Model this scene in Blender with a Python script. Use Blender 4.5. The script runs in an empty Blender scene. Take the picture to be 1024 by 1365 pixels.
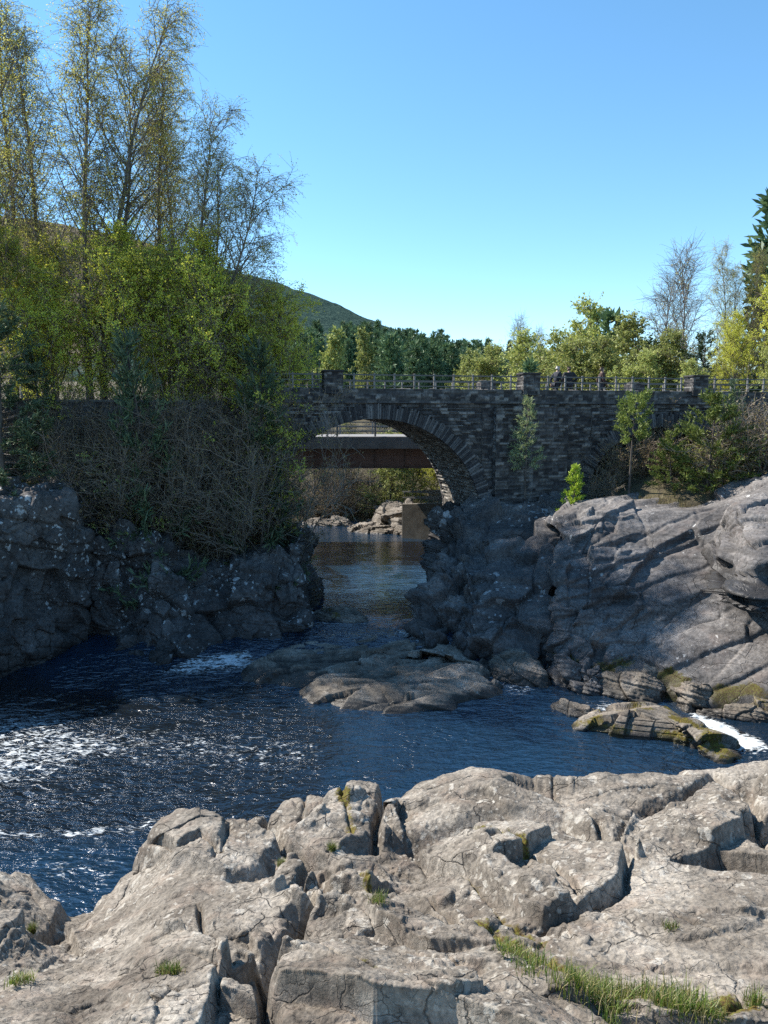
import bpy, bmesh, math, random
import numpy as np
from mathutils import Vector, Matrix

# ------------------------------------------------------------------ camera, sky, sun, exposure
SC = bpy.context.scene
COL = SC.collection
EYE = 10.0                      # eye above the lower pool (z = 0)
F = 1027.0                      # focal length in pixels of the 1024 x 1365 photograph
PITCH = math.atan((682.5 - 558.0) / F)
cam_d = bpy.data.cameras.new('camera'); cam = bpy.data.objects.new('camera', cam_d); COL.objects.link(cam)
cam.location = (0, 0, EYE); cam.rotation_euler = (math.pi / 2 - PITCH, 0, 0)
cam_d.sensor_fit = 'VERTICAL'; cam_d.sensor_height = 36.0; cam_d.lens = F / 1365 * 36.0
cam_d.clip_start = 0.05; cam_d.clip_end = 20000
SC.camera = cam
SUN_EL, SUN_TH = 47.0, 24.0     # elevation; angle behind the picture plane (sun stands on the left)
el, th = math.radians(SUN_EL), math.radians(SUN_TH)
SUN = Vector((-math.cos(th) * math.cos(el), math.sin(th) * math.cos(el), math.sin(el)))
W = bpy.data.worlds.new('World'); SC.world = W; W.use_nodes = True
wn = W.node_tree; wn.nodes.clear()
sky = wn.nodes.new('ShaderNodeTexSky'); sky.sky_type = 'NISHITA'; sky.sun_disc = False
sky.sun_elevation = el; sky.sun_rotation = math.atan2(SUN.x, SUN.y)
sky.air_density = 1.0; sky.dust_density = 0.02; sky.ozone_density = 3.0; sky.altitude = 900
hs = wn.nodes.new('ShaderNodeHueSaturation'); hs.inputs['Saturation'].default_value = 1.13; hs.inputs['Hue'].default_value = 0.489
bg = wn.nodes.new('ShaderNodeBackground'); bg.inputs['Strength'].default_value = 0.134
wo = wn.nodes.new('ShaderNodeOutputWorld')
wn.links.new(sky.outputs[0], hs.inputs['Color']); wn.links.new(hs.outputs[0], bg.inputs['Color']); wn.links.new(bg.outputs[0], wo.inputs['Surface'])
sl = bpy.data.lights.new('sun', 'SUN'); sl.energy = 5.0; sl.angle = math.radians(0.5); sl.color = (1.0, 0.94, 0.85)
so = bpy.data.objects.new('sun', sl); COL.objects.link(so); so.rotation_euler = SUN.to_track_quat('Z', 'Y').to_euler()
so.location = (-40, 20, 60)
SC.view_settings.view_transform = 'Standard'; SC.view_settings.look = 'None'
SC.view_settings.exposure = 0.93; SC.view_settings.gamma = 1.0; SC.view_settings.use_curve_mapping = False
SC.render.engine = 'CYCLES'
SC.cycles.max_bounces = 8; SC.cycles.diffuse_bounces = 4; SC.cycles.glossy_bounces = 3
SC.cycles.transmission_bounces = 5; SC.cycles.transparent_max_bounces = 4
SC.cycles.sample_clamp_indirect = 4.0; SC.cycles.sample_clamp_direct = 2.5; SC.cycles.caustics_reflective = False; SC.cycles.caustics_refractive = False
SC.cycles.use_denoising = False

# ------------------------------------------------------------------ places: a photo pixel and a distance give a world point
cp, sp_ = math.cos(PITCH), math.sin(PITCH)
def ray(px, py):
    r, u = (px - 512.0) / F, (682.5 - py) / F
    return r, cp + u * sp_, -sp_ + u * cp
def at(px, py, d):
    x, y, z = ray(px, py); k = d / y
    return np.array((x * k, d, EYE + z * k))
def at_z(px, py, z0):
    x, y, z = ray(px, py); k = (z0 - EYE) / z
    return np.array((x * k, y * k, z0))
def to_px(P):
    P = np.asarray(P, float); x, y, z = P[..., 0], P[..., 1], P[..., 2] - EYE
    dep = y * cp - z * sp_; up = y * sp_ + z * cp
    dep = np.maximum(dep, 1e-3)
    return 512 + F * x / dep, 682.5 - F * up / dep

# ------------------------------------------------------------------ noise
_r = np.random.RandomState(7)
PERM = np.concatenate([_r.permutation(256)] * 3).astype(np.int64)
GRAD = _r.normal(size=(256, 3)); GRAD /= np.linalg.norm(GRAD, axis=1)[:, None]
RND = _r.rand(256, 4)
def hash3(i, j, k): return PERM[PERM[PERM[i & 255] + (j & 255)] + (k & 255)]
def perlin(P):
    P = np.asarray(P, float); I = np.floor(P).astype(np.int64); f = P - I
    w = f * f * f * (f * (f * 6 - 15) + 10); out = np.zeros(P.shape[:-1])
    for a in (0, 1):
        wx = w[..., 0] if a else 1 - w[..., 0]
        for b in (0, 1):
            wy = w[..., 1] if b else 1 - w[..., 1]
            for c in (0, 1):
                wz = w[..., 2] if c else 1 - w[..., 2]
                g = GRAD[hash3(I[..., 0] + a, I[..., 1] + b, I[..., 2] + c)]
                out += wx * wy * wz * (g[..., 0] * (f[..., 0] - a) + g[..., 1] * (f[..., 1] - b) + g[..., 2] * (f[..., 2] - c))
    return out * 1.5
def fbm(P, octaves=4, lac=2.03, gain=0.5):
    P = np.asarray(P, float); o = np.zeros(P.shape[:-1]); a = 1.0
    for k in range(octaves):
        o += a * perlin(P + 17.3 * k); P = P * lac; a *= gain
    return o
def ridged(P, octaves=4):
    P = np.asarray(P, float); o = np.zeros(P.shape[:-1]); a = 1.0
    for k in range(octaves):
        o += a * (1 - 2 * np.abs(perlin(P + 9.1 * k))); P = P * 2.1; a *= 0.5
    return o
def voronoi(P):
    P = np.asarray(P, float); sh = P.shape[:-1]; dim = P.shape[-1]; Q = P.reshape(-1, dim)
    I = np.floor(Q).astype(np.int64); f = Q - I
    f1 = np.full(len(Q), 9.0); f2 = np.full(len(Q), 9.0); idn = np.zeros(len(Q), np.int64)
    off = np.zeros((len(Q), dim))
    for a in (-1, 0, 1):
        for b in (-1, 0, 1):
            for c in ((-1, 0, 1) if dim == 3 else (0,)):
                h = hash3(I[:, 0] + a, I[:, 1] + b, (I[:, 2] + c) if dim == 3 else 3 + 0 * I[:, 0])
                D = RND[h, :dim] + np.array((a, b, c))[:dim] - f
                dd = np.sqrt((D * D).sum(1)); m = dd < f1
                f2 = np.where(m, f1, np.minimum(f2, dd)); f1 = np.where(m, dd, f1)
                idn = np.where(m, h, idn); off = np.where(m[:, None], D, off)
    return f1.reshape(sh), f2.reshape(sh), RND[idn, 3].reshape(sh), off.reshape(sh + (dim,)), RND[idn, :3].reshape(sh + (3,))
def blocks2(P, size, amp, tilt=0.5, groove=0.3, gw=0.06, rot=0, seed=0.0, warp=0.2):
    Q = (P[..., :2] @ rotm(0, 0, rot)[:2, :2]) / np.array(size) + seed
    W_ = np.concatenate([Q, 0 * Q[..., :1]], -1) * 1.3
    Q = Q + warp * np.stack([perlin(W_ + 5), perlin(W_ + 11)], -1)
    f1, f2, r, off, r3 = voronoi(Q)
    return amp * ((r - 0.5) * 2 + tilt * ((r3[..., :2] - 0.5) * off).sum(-1) * 3 - groove * np.exp(-((f2 - f1) / gw) ** 2))
def sstep(x, a, b):
    t = np.clip((np.asarray(x, float) - a) / (b - a), 0, 1); return t * t * (3 - 2 * t)
def rotm(ax, ay, az):
    return np.array(Matrix.Rotation(math.radians(az), 3, 'Z') @ Matrix.Rotation(math.radians(ay), 3, 'Y') @ Matrix.Rotation(math.radians(ax), 3, 'X'))
def blocks(P, size, amp, tilt=0.5, groove=0.3, gw=0.06, rot=(0, 0, 0), seed=0.0, warp=0.2):
    """fractured rock: every cell is a block set forward or back, tilted, with an open joint round it"""
    Q = (P @ rotm(*rot)) / np.array(size) + seed
    Q = Q + warp * np.stack([perlin(Q * 1.3 + 5), perlin(Q * 1.3 + 11), perlin(Q * 1.3 + 23)], -1)
    f1, f2, r, off, r3 = voronoi(Q)
    t = ((r3 - 0.5) * off).sum(-1)
    return amp * ((r - 0.5) * 2 + tilt * t * 3 - groove * np.exp(-((f2 - f1) / gw) ** 2))
def strata(P, normal, thick, amp, seed=0.0, wob=0.25):
    n = np.array(normal, float); n /= np.linalg.norm(n)
    q = P @ n / thick + 2 * wob * perlin(P * 0.1 / thick + seed) + wob * perlin(P * 1.1 + seed)
    k = np.floor(q); f = q - k
    h = RND[(k.astype(np.int64) * 7 + 13) & 255, 0]
    f2 = np.minimum(f, 1 - f)
    return amp * ((h - 0.5) * 1.2 * sstep(f2, 0, 0.08) + 0.6 * (0.5 - f) * sstep(f, 0, 0.10) * sstep(1 - f, 0, .04) - 0.7 * np.exp(-(f / 0.09) ** 2))

# ------------------------------------------------------------------ objects
def tag(o, label=None, cat=None, group=None, kind=None):
    if label: o['label'] = label
    if cat: o['category'] = cat
    if group: o['group'] = group
    if kind: o['kind'] = kind
    return o
def link(name, me, material=None, parent=None, loc=None):
    o = bpy.data.objects.new(name, me); COL.objects.link(o)
    for m in (material if isinstance(material, (list, tuple)) else [material]):
        if m is not None and me is not None: me.materials.append(m)
    if parent is not None: o.parent = parent
    if loc is not None: o.location = loc
    return o
def empty(name, loc=(0, 0, 0), rz=0.0):
    o = bpy.data.objects.new(name, None); COL.objects.link(o); o.location = loc; o.rotation_euler = (0, 0, rz)
    o.empty_display_size = 0.2
    return o
def raw_mesh(name, V, faces, smooth=True, mats=None, attrs=None, uv=None):
    """V (n,3); faces: list of (k,m) index arrays (m = 3 or 4), mats: one index per face array"""
    me = bpy.data.meshes.new(name); V = np.ascontiguousarray(V, np.float32)
    faces = [np.asarray(f, np.int32) for f in faces if len(f)]
    nl = sum(f.size for f in faces); nf = sum(len(f) for f in faces)
    me.vertices.add(len(V)); me.vertices.foreach_set('co', V.ravel())
    me.loops.add(nl); me.polygons.add(nf)
    idx = np.concatenate([f.ravel() for f in faces]); me.loops.foreach_set('vertex_index', idx)
    tot = np.concatenate([np.full(len(f), f.shape[1], np.int32) for f in faces])
    st = np.concatenate([[0], np.cumsum(tot)[:-1]]).astype(np.int32)
    me.polygons.foreach_set('loop_start', st)
    if mats is not None:
        me.polygons.foreach_set('material_index', np.concatenate([np.full(len(f), m, np.int32) for f, m in zip(faces, mats)]))
    me.polygons.foreach_set('use_smooth', np.full(nf, bool(smooth)))
    for k, a in (attrs or {}).items():
        at_ = me.attributes.new(k, 'FLOAT', 'POINT'); at_.data.foreach_set('value', np.ascontiguousarray(a, np.float32).ravel())
    me.update(); me.validate()
    return me
def grid_faces(nv, nu, wrap=False):
    i = np.arange(nv - 1)[:, None] * nu; j = np.arange(nu - 1)[None, :]
    a = (i + j).ravel(); q = np.stack([a, a + 1, a + nu + 1, a + nu], 1)
    if wrap:
        b = (np.arange(nv - 1) * nu); e = b + nu - 1
        q = np.concatenate([q, np.stack([e, b, b + nu, e + nu], 1)])
    return q
def grid_normals(G):
    du = np.gradient(G, axis=1); dv = np.gradient(G, axis=0)
    n = np.cross(du, dv); l = np.linalg.norm(n, axis=-1, keepdims=True); return n / np.maximum(l, 1e-9)
def catmull(A, n, axis=0):
    A = np.moveaxis(np.asarray(A, float), axis, 0); m = len(A)
    t = np.linspace(0, m - 1, n); i = np.minimum(t.astype(int), m - 2); f = (t - i).reshape((-1,) + (1,) * (A.ndim - 1))
    g = lambda k: A[np.clip(k, 0, m - 1)]
    p0, p1, p2, p3 = g(i - 1), g(i), g(i + 1), g(i + 2)
    out = 0.5 * (2 * p1 + (p2 - p0) * f + (2 * p0 - 5 * p1 + 4 * p2 - p3) * f ** 2 + (3 * p1 - p0 - 3 * p2 + p3) * f ** 3)
    return np.moveaxis(out, 0, axis)
def lerp_grid(A, n, axis=0):
    A = np.moveaxis(np.asarray(A, float), axis, 0); m = len(A)
    t = np.linspace(0, m - 1, n); i = np.minimum(t.astype(int), m - 2); f = (t - i).reshape((-1,) + (1,) * (A.ndim - 1))
    return np.moveaxis(A[i] * (1 - f) + A[i + 1] * f, 0, axis)
def loft(rows, nv, nu):
    C = np.array(rows, float)                 # rows x cols x 3 world points
    G = 0.55 * catmull(catmull(C, nu, 1), nv, 0) + 0.45 * lerp_grid(lerp_grid(C, nu, 1), nv, 0)
    return G
def grid_object(name, G, material, attrs=None, flip=False, loc=(0, 0, 0), parent=None, wrap=False):
    nv, nu = G.shape[:2]; f = grid_faces(nv, nu, wrap)
    if flip: f = f[:, ::-1]
    V = G.reshape(-1, 3) - np.array(loc)
    me = raw_mesh(name, V, [f], True, attrs={k: np.asarray(a).ravel() for k, a in (attrs or {}).items()})
    return link(name, me, material, parent, loc)
def seg_dist(P, pts):
    """distance in plan from P (...,2) to a polyline"""
    best = np.full(P.shape[:-1], 1e9)
    for a, b in zip(pts[:-1], pts[1:]):
        ab = b - a; t = np.clip(((P - a) @ ab) / max(ab @ ab, 1e-9), 0, 1)
        d = np.linalg.norm(P - a - t[..., None] * ab, axis=-1); best = np.minimum(best, d)
    return best
def poly_sd(P, poly):
    """signed distance in plan: negative inside"""
    d = seg_dist(P, list(poly) + [poly[0]]); x, y = P[..., 0], P[..., 1]; inside = np.zeros(x.shape, bool)
    for a, b in zip(poly, list(poly[1:]) + [poly[0]]):
        c = ((a[1] > y) != (b[1] > y)) & (x < (b[0] - a[0]) * (y - a[1]) / (b[1] - a[1] + 1e-12) + a[0]); inside ^= c
    return np.where(inside, -d, d)

# ------------------------------------------------------------------ materials
def mat(name):
    m = bpy.data.materials.new(name); m.use_nodes = True; nt = m.node_tree
    return m, nt, nt.nodes['Principled BSDF']
def N(nt, typ, **kw):
    n = nt.nodes.new('ShaderNode' + typ)
    for k, v in kw.items():
        if k in n.inputs:
            if hasattr(v, 'is_linked') or isinstance(v, bpy.types.NodeSocket): nt.links.new(v, n.inputs[k])
            else: n.inputs[k].default_value = v
        else: setattr(n, k, v)
    return n
def noise(nt, vec, scale, detail=6, rough=0.6, dist=0.0):
    n = N(nt, 'TexNoise', Scale=scale, Detail=detail, Roughness=rough, Distortion=dist)
    nt.links.new(vec, n.inputs['Vector']); return n.outputs['Fac']
def ramp(nt, fac, stops):
    n = nt.nodes.new('ShaderNodeValToRGB'); nt.links.new(fac, n.inputs['Fac']); e = n.color_ramp.elements
    while len(e) < len(stops): e.new(0.5)
    for el_, (p, c) in zip(e, stops):
        el_.position = p; el_.color = (c[0], c[1], c[2], 1) if isinstance(c, (tuple, list)) else (c, c, c, 1)
    return n.outputs['Color']
def mix(nt, fac, a, b, blend='MIX'):
    n = nt.nodes.new('ShaderNodeMix'); n.data_type = 'RGBA'; n.blend_type = blend; n.clamp_factor = True
    for k, v in ((0, fac), (6, a), (7, b)):
        if isinstance(v, bpy.types.NodeSocket): nt.links.new(v, n.inputs[k])
        else: n.inputs[k].default_value = v if k == 0 else ((v[0], v[1], v[2], 1) if isinstance(v, (tuple, list)) else (v, v, v, 1))
    return n.outputs[2]
def math_(nt, op, a, b=0.0, c=0.0):
    n = nt.nodes.new('ShaderNodeMath'); n.operation = op
    for k, v in enumerate((a, b, c)):
        if isinstance(v, bpy.types.NodeSocket): nt.links.new(v, n.inputs[k])
        else: n.inputs[k].default_value = v
    return n.outputs[0]
def bump(nt, h, strength, dist, normal=None):
    n = N(nt, 'Bump', Strength=strength, Distance=dist); nt.links.new(h, n.inputs['Height'])
    if normal is not None: nt.links.new(normal, n.inputs['Normal'])
    return n.outputs['Normal']
def obj_coord(nt): return nt.nodes.new('ShaderNodeTexCoord').outputs['Object']
def attr(nt, name): n = nt.nodes.new('ShaderNodeAttribute'); n.attribute_name = name; return n.outputs['Fac']

def rock_material(name, k, cols, lichen=(0.5, 0.5, 0.48), lichen_amt=0.5, bstr=0.5, bdist=0.02, moss=True, wet=True, banded=0.0, lsc=((7.0, 0.30, 1.0), (16, 0.26, 0.8))):
    """k: how many times finer than metres the pattern is"""
    m, nt, b = mat(name); oc = obj_coord(nt)
    big = noise(nt, oc, 0.9 * k, 8, 0.62, 0.4); fine = noise(nt, oc, 14 * k, 8, 0.7)
    c = ramp(nt, big, [(0.30, cols[0]), (0.48, cols[1]), (0.60, cols[2]), (0.74, cols[3])])
    c = mix(nt, 0.85, c, ramp(nt, fine, [(0.30, 0.35), (0.5, 1.0), (0.68, 1.6)]), 'MULTIPLY')
    pk = noise(nt, oc, 2.3 * k, 5, 0.6); c = mix(nt, math_(nt, 'MULTIPLY', ramp(nt, pk, [(0.52, 0.0), (0.68, 1.0)]), 0.3), c, (cols[2][0] * 1.05, cols[2][1] * 0.86, cols[2][2] * 0.78))
    if banded:
        mp = N(nt, 'Mapping', Scale=(0.25, 0.25, 3.0), Rotation=(0.35, 0.2, 0)); nt.links.new(oc, mp.inputs['Vector'])
        bn = noise(nt, mp.outputs[0], 1.6 * k, 6, 0.65, 0.6); c = mix(nt, banded, c, ramp(nt, bn, [(0.34, 0.35), (0.5, 1.0), (0.66, 1.45)]), 'MULTIPLY')
    # lichen: round patches of several sizes with ragged edges
    for sc, th_, am in lsc:
        sc = sc * k
        wv = nt.nodes.new('ShaderNodeVectorMath'); wv.operation = 'ADD'
        dn = N(nt, 'TexNoise', Scale=sc * 1.6, Detail=4.0); nt.links.new(oc, dn.inputs['Vector'])
        s2 = nt.nodes.new('ShaderNodeVectorMath'); s2.operation = 'SCALE'; nt.links.new(dn.outputs['Color'], s2.inputs[0]); s2.inputs['Scale'].default_value = 1.5 / sc
        nt.links.new(oc, wv.inputs[0]); nt.links.new(s2.outputs[0], wv.inputs[1])
        v = N(nt, 'TexVoronoi', Scale=sc); nt.links.new(wv.outputs[0], v.inputs['Vector'])
        spot = ramp(nt, v.outputs['Distance'], [(th_ - 0.05, 1.0), (th_ + 0.02, 0.0)])
        sel = N(nt, 'SeparateColor'); nt.links.new(v.outputs['Color'], sel.inputs[0])
        pick = ramp(nt, math_(nt, 'ADD', math_(nt, 'MULTIPLY', sel.outputs[0], 0.3), math_(nt, 'MULTIPLY', noise(nt, oc, 0.6 * k, 4), 0.9)), [(0.82 - 0.30 * lichen_amt, 0.0), (0.85 - 0.30 * lichen_amt, 1.0)])
        f = math_(nt, 'MULTIPLY', math_(nt, 'MULTIPLY', spot, pick), am)
        c = mix(nt, f, c, mix(nt, ramp(nt, fine, [(0.35, 0.0), (0.65, 1.0)]), lichen, (lichen[0] * 0.62, lichen[1] * 0.6, lichen[2] * 0.55)))
    dk = noise(nt, oc, 5 * k, 6, 0.7, 0.3); c = mix(nt, math_(nt, 'MULTIPLY', ramp(nt, dk, [(0.60, 0.0), (0.72, 1.0)]), 0.6), c, (0.045, 0.042, 0.04))
    jn = None
    for jsc, jth, jst in ((1.1, 0.016, 0.75), (3.6, 0.02, 0.5)):
        wj = nt.nodes.new('ShaderNodeVectorMath'); wj.operation = 'ADD'; nj = N(nt, 'TexNoise', Scale=jsc * k * 1.4, Detail=5.0); nt.links.new(oc, nj.inputs['Vector'])
        sj = nt.nodes.new('ShaderNodeVectorMath'); sj.operation = 'SCALE'; sj.inputs['Scale'].default_value = 0.55 / (jsc * k); nt.links.new(nj.outputs['Color'], sj.inputs[0]); nt.links.new(oc, wj.inputs[0]); nt.links.new(sj.outputs[0], wj.inputs[1])
        mj = N(nt, 'Mapping', Scale=(1.0, 1.7, 1.2), Rotation=(0.2, 0.3, 0.6)); nt.links.new(wj.outputs[0], mj.inputs['Vector'])
        ej = N(nt, 'TexVoronoi', Scale=jsc * k, feature='DISTANCE_TO_EDGE'); nt.links.new(mj.outputs[0], ej.inputs['Vector'])
        ln = math_(nt, 'MULTIPLY', ramp(nt, ej.outputs['Distance'], [(0.0, 1.0), (jth, 0.0)]), ramp(nt, noise(nt, oc, jsc * k * 0.8, 3), [(0.46, 0.0), (0.56, 1.0)]))
        ln = math_(nt, 'MULTIPLY', ln, jst); jn = ln if jn is None else math_(nt, 'MAXIMUM', jn, ln)
    c = mix(nt, jn, c, (0.035, 0.03, 0.026))
    rough = 0.9
    if moss:
        mn = noise(nt, oc, 9 * k, 6, 0.7)
        f = ramp(nt, math_(nt, 'ADD', math_(nt, 'MULTIPLY', attr(nt, 'moss'), 1.1), math_(nt, 'SUBTRACT', mn, 0.5)), [(0.5, 0.0), (0.66, 1.0)])
        c = mix(nt, f, c, ramp(nt, noise(nt, oc, 30 * k, 4), [(0.3, (0.03, 0.022, 0.01)), (0.45, (0.10, 0.065, 0.015)), (0.58, (0.13, 0.12, 0.02)), (0.72, (0.16, 0.18, 0.025))]))
    if wet:
        w = attr(nt, 'wet'); c = mix(nt, math_(nt, 'MULTIPLY', w, 0.75), c, (0.018, 0.017, 0.016))
        rough = math_(nt, 'SUBTRACT', 0.9, math_(nt, 'MULTIPLY', w, 0.5))
        nt.links.new(rough, b.inputs['Roughness'])
    else: b.inputs['Roughness'].default_value = rough
    nt.links.new(c, b.inputs['Base Color']); b.inputs['Specular IOR Level'].default_value = 0.3
    h = math_(nt, 'ADD', math_(nt, 'MULTIPLY', noise(nt, oc, 6 * k, 10, 0.68), 1.0), math_(nt, 'MULTIPLY', noise(nt, oc, 45 * k, 6, 0.7), 0.3))
    h = math_(nt, 'SUBTRACT', h, math_(nt, 'MULTIPLY', jn, 0.8))
    nt.links.new(bump(nt, h, bstr, bdist), b.inputs['Normal'])
    return m
def leaf_material(name, cols, trans=0.55, rough=0.55):
    m = bpy.data.materials.new(name); m.use_nodes = True; nt = m.node_tree; nt.nodes.remove(nt.nodes['Principled BSDF'])
    g = nt.nodes.new('ShaderNodeNewGeometry'); oi = nt.nodes.new('ShaderNodeObjectInfo')
    c = ramp(nt, g.outputs['Random Per Island'], [(i / max(1, len(cols) - 1), x) for i, x in enumerate(cols)])
    hv = N(nt, 'HueSaturation'); nt.links.new(c, hv.inputs['Color'])
    nt.links.new(math_(nt, 'ADD', math_(nt, 'MULTIPLY', oi.outputs['Random'], 0.5), 0.75), hv.inputs['Value'])
    d = N(nt, 'BsdfDiffuse'); t = N(nt, 'BsdfTranslucent'); gl = N(nt, 'BsdfGlossy', Roughness=rough)
    nt.links.new(hv.outputs[0], d.inputs['Color']); nt.links.new(hv.outputs[0], t.inputs['Color']); gl.inputs['Color'].default_value = (0.7, 0.7, 0.7, 1)
    mx = N(nt, 'MixShader', Fac=trans); nt.links.new(d.outputs[0], mx.inputs[1]); nt.links.new(t.outputs[0], mx.inputs[2])
    m2 = N(nt, 'MixShader', Fac=0.04); nt.links.new(mx.outputs[0], m2.inputs[1]); nt.links.new(gl.outputs[0], m2.inputs[2])
    nt.links.new(m2.outputs[0], nt.nodes['Material Output'].inputs['Surface'])
    return m
def bark_material(name, a, b_, k=6.0):
    m, nt, b = mat(name); oc = obj_coord(nt)
    mp = N(nt, 'Mapping', Scale=(1, 1, 0.35)); nt.links.new(oc, mp.inputs['Vector'])
    c = ramp(nt, noise(nt, mp.outputs[0], k, 6, 0.7), [(0.40, a), (0.60, b_)])
    nt.links.new(c, b.inputs['Base Color']); b.inputs['Roughness'].default_value = 0.9
    nt.links.new(bump(nt, noise(nt, mp.outputs[0], k * 3, 4), 0.6, 0.02), b.inputs['Normal'])
    return m
def plain(name, c, rough=0.7, metal=0.0, var=0.25, k=8.0, bs=0.2):
    m, nt, b = mat(name); oc = obj_coord(nt); n = noise(nt, oc, k, 6, 0.65)
    nt.links.new(ramp(nt, n, [(0.3, tuple(x * (1 - var) for x in c)), (0.7, tuple(x * (1 + var) for x in c))]), b.inputs['Base Color'])
    b.inputs['Roughness'].default_value = rough; b.inputs['Metallic'].default_value = metal
    nt.links.new(bump(nt, n, bs, 0.01), b.inputs['Normal'])
    return m

M = {}
M['fore'] = rock_material('foreground_rock', 3.2, [(0.082, 0.067, 0.052), (0.172, 0.148, 0.12), (0.262, 0.23, 0.19), (0.36, 0.325, 0.277)], (0.50, 0.465, 0.41), 0.55, 0.9, 0.012, lsc=((4.2, 0.34, 0.7), (9.5, 0.30, 0.6)))
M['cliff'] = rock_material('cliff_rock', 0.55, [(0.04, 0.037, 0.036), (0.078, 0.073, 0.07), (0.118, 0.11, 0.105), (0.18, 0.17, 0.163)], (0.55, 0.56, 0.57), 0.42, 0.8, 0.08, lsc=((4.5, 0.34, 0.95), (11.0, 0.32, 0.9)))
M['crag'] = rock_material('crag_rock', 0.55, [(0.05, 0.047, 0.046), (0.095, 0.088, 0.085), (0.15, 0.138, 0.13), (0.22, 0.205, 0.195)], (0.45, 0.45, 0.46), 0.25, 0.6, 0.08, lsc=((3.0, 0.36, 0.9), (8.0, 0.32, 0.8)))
M['slab'] = rock_material('slab_rock', 0.6, [(0.07, 0.064, 0.062), (0.125, 0.116, 0.111), (0.175, 0.163, 0.155), (0.245, 0.228, 0.217)], (0.5, 0.49, 0.48), 0.2, 0.6, 0.06, banded=0.6)
M['wetrock'] = rock_material('river_rock', 0.9, [(0.08, 0.068, 0.055), (0.16, 0.138, 0.112), (0.24, 0.21, 0.175), (0.32, 0.285, 0.245)], (0.42, 0.41, 0.39), 0.1, 0.6, 0.05, banded=0.5)
# ------------------------------------------------------------------ the ground sheet, the hill
A3 = lambda px, py, d: tuple(at(px, py, d))
LEFT_EDGE = np.array([(-80, 14, 6.2), (-26, 23, 6.2), A3(-120, 662, 29.2), A3(0, 670, 31.2), A3(108, 677, 32.7), A3(118, 720, 33.6), A3(205, 716, 34.6), A3(300, 764, 35.0), A3(375, 740, 35.8),
    (-5.6, 38, 4.4), (-6.4, 46, 3.6), (-10, 52, 2.2), (-22, 60, 1.6), (-50, 67, 1.3), (-90, 78, 1.2), (-500, 160, 1.2), (-500, -60, 6)], float)
RIGHT_EDGE = np.array([(90, 10, 6.0), A3(1400, 642, 30.5), A3(1100, 645, 33.0), A3(1005, 672, 34.2), A3(860, 682, 35.4), A3(800, 690, 36.2), A3(752, 664, 40.6), A3(660, 690, 41.5),
    A3(618, 700, 44.5), (3.6, 51, 2.2), (3.9, 56, 1.6), (5.5, 67, 1.3), (12, 70, 1.3), (500, 70, 1.3), (500, -60, 6)], float)
def bank(x, y, E, cap, slope):
    P = np.stack([x, y], -1); sd = poly_sd(P, list(E[:, :2]))
    best = np.full(x.shape, 1e9); zb = np.zeros(x.shape)
    for a, b in zip(E[:-3], E[1:-2]):
        ab = b[:2] - a[:2]; t = np.clip(((P - a[:2]) @ ab) / (ab @ ab), 0, 1); d = np.linalg.norm(P - a[:2] - t[..., None] * ab, axis=-1)
        m = d < best; best = np.where(m, d, best); zb = np.where(m, a[2] + (b[2] - a[2]) * t, zb)
    ins = np.maximum(-sd, 0)
    h = zb - 0.12 + np.minimum(ins * slope, np.maximum(cap - zb, 0))
    return sd, h
def terrain_z(x, y):
    x, y = np.asarray(x, float), np.asarray(y, float); P = np.stack([x, y, 0 * x], -1)
    z = np.full(x.shape, -1.8)
    capL = 8.8 + 2.4 * sstep(-x, 14, 30); capR = 7.2 + 1.2 * sstep(y, 37, 42) + 2.0 * sstep(x, 18, 40)
    nz = 0.30 * fbm(P * 0.25, 4) + 0.10 * fbm(P * 1.3, 3)
    for E, cap in ((LEFT_EDGE, capL), (RIGHT_EDGE, capR)):
        sd, h = bank(x, y, E, cap, 0.42); k = sstep(-sd, -0.5, 0.4)
        z = np.maximum(z, -1.8 + (h + nz * sstep(-sd, 0, 2.5) + 1.8) * k)
    far = 1.0 + 7.0 * sstep(y, 68, 92) + 12 * sstep(y, 100, 260) + 30 * sstep(y, 300, 900) + nz
    z = np.maximum(z, -1.8 + (far + 1.8) * sstep(y, 66.4, 68.2))
    z = np.maximum(z, -1.8 + (6.2 + 1.8) * (1 - sstep(y, 3.0, 7.0)) * (np.abs(x) < 400))
    return z
def sheet(nx, ny):
    a = np.linspace(-1, 1, nx); X = 40 * np.sinh(a * 6.2) / np.sinh(6.2) * 110 + a * 60
    b = np.linspace(-1, 1, ny); Y = 34 + 4800 * np.sinh(b * 6.6) / np.sinh(6.6) + b * 60
    X, Y = np.meshgrid(X, Y); return X, Y
X, Y = sheet(420, 520); Z = terrain_z(X, Y)
Z = np.where(np.abs(Y) + np.abs(X) > 1500, Z - 8, Z)
def ground_material():
    m, nt, b = mat('ground_cover'); oc = obj_coord(nt)
    c = ramp(nt, noise(nt, oc, 1.7, 8, 0.7), [(0.3, (0.035, 0.03, 0.018)), (0.48, (0.075, 0.06, 0.032)), (0.6, (0.12, 0.10, 0.045)), (0.72, (0.07, 0.085, 0.025))])
    nt.links.new(c, b.inputs['Base Color']); b.inputs['Roughness'].default_value = 0.95
    nt.links.new(bump(nt, noise(nt, oc, 7, 8, 0.7), 0.9, 0.15), b.inputs['Normal']); return m
M['ground'] = ground_material()
tag(grid_object('ground', np.stack([X, Y, Z], -1), M['ground']), kind='structure')

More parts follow.
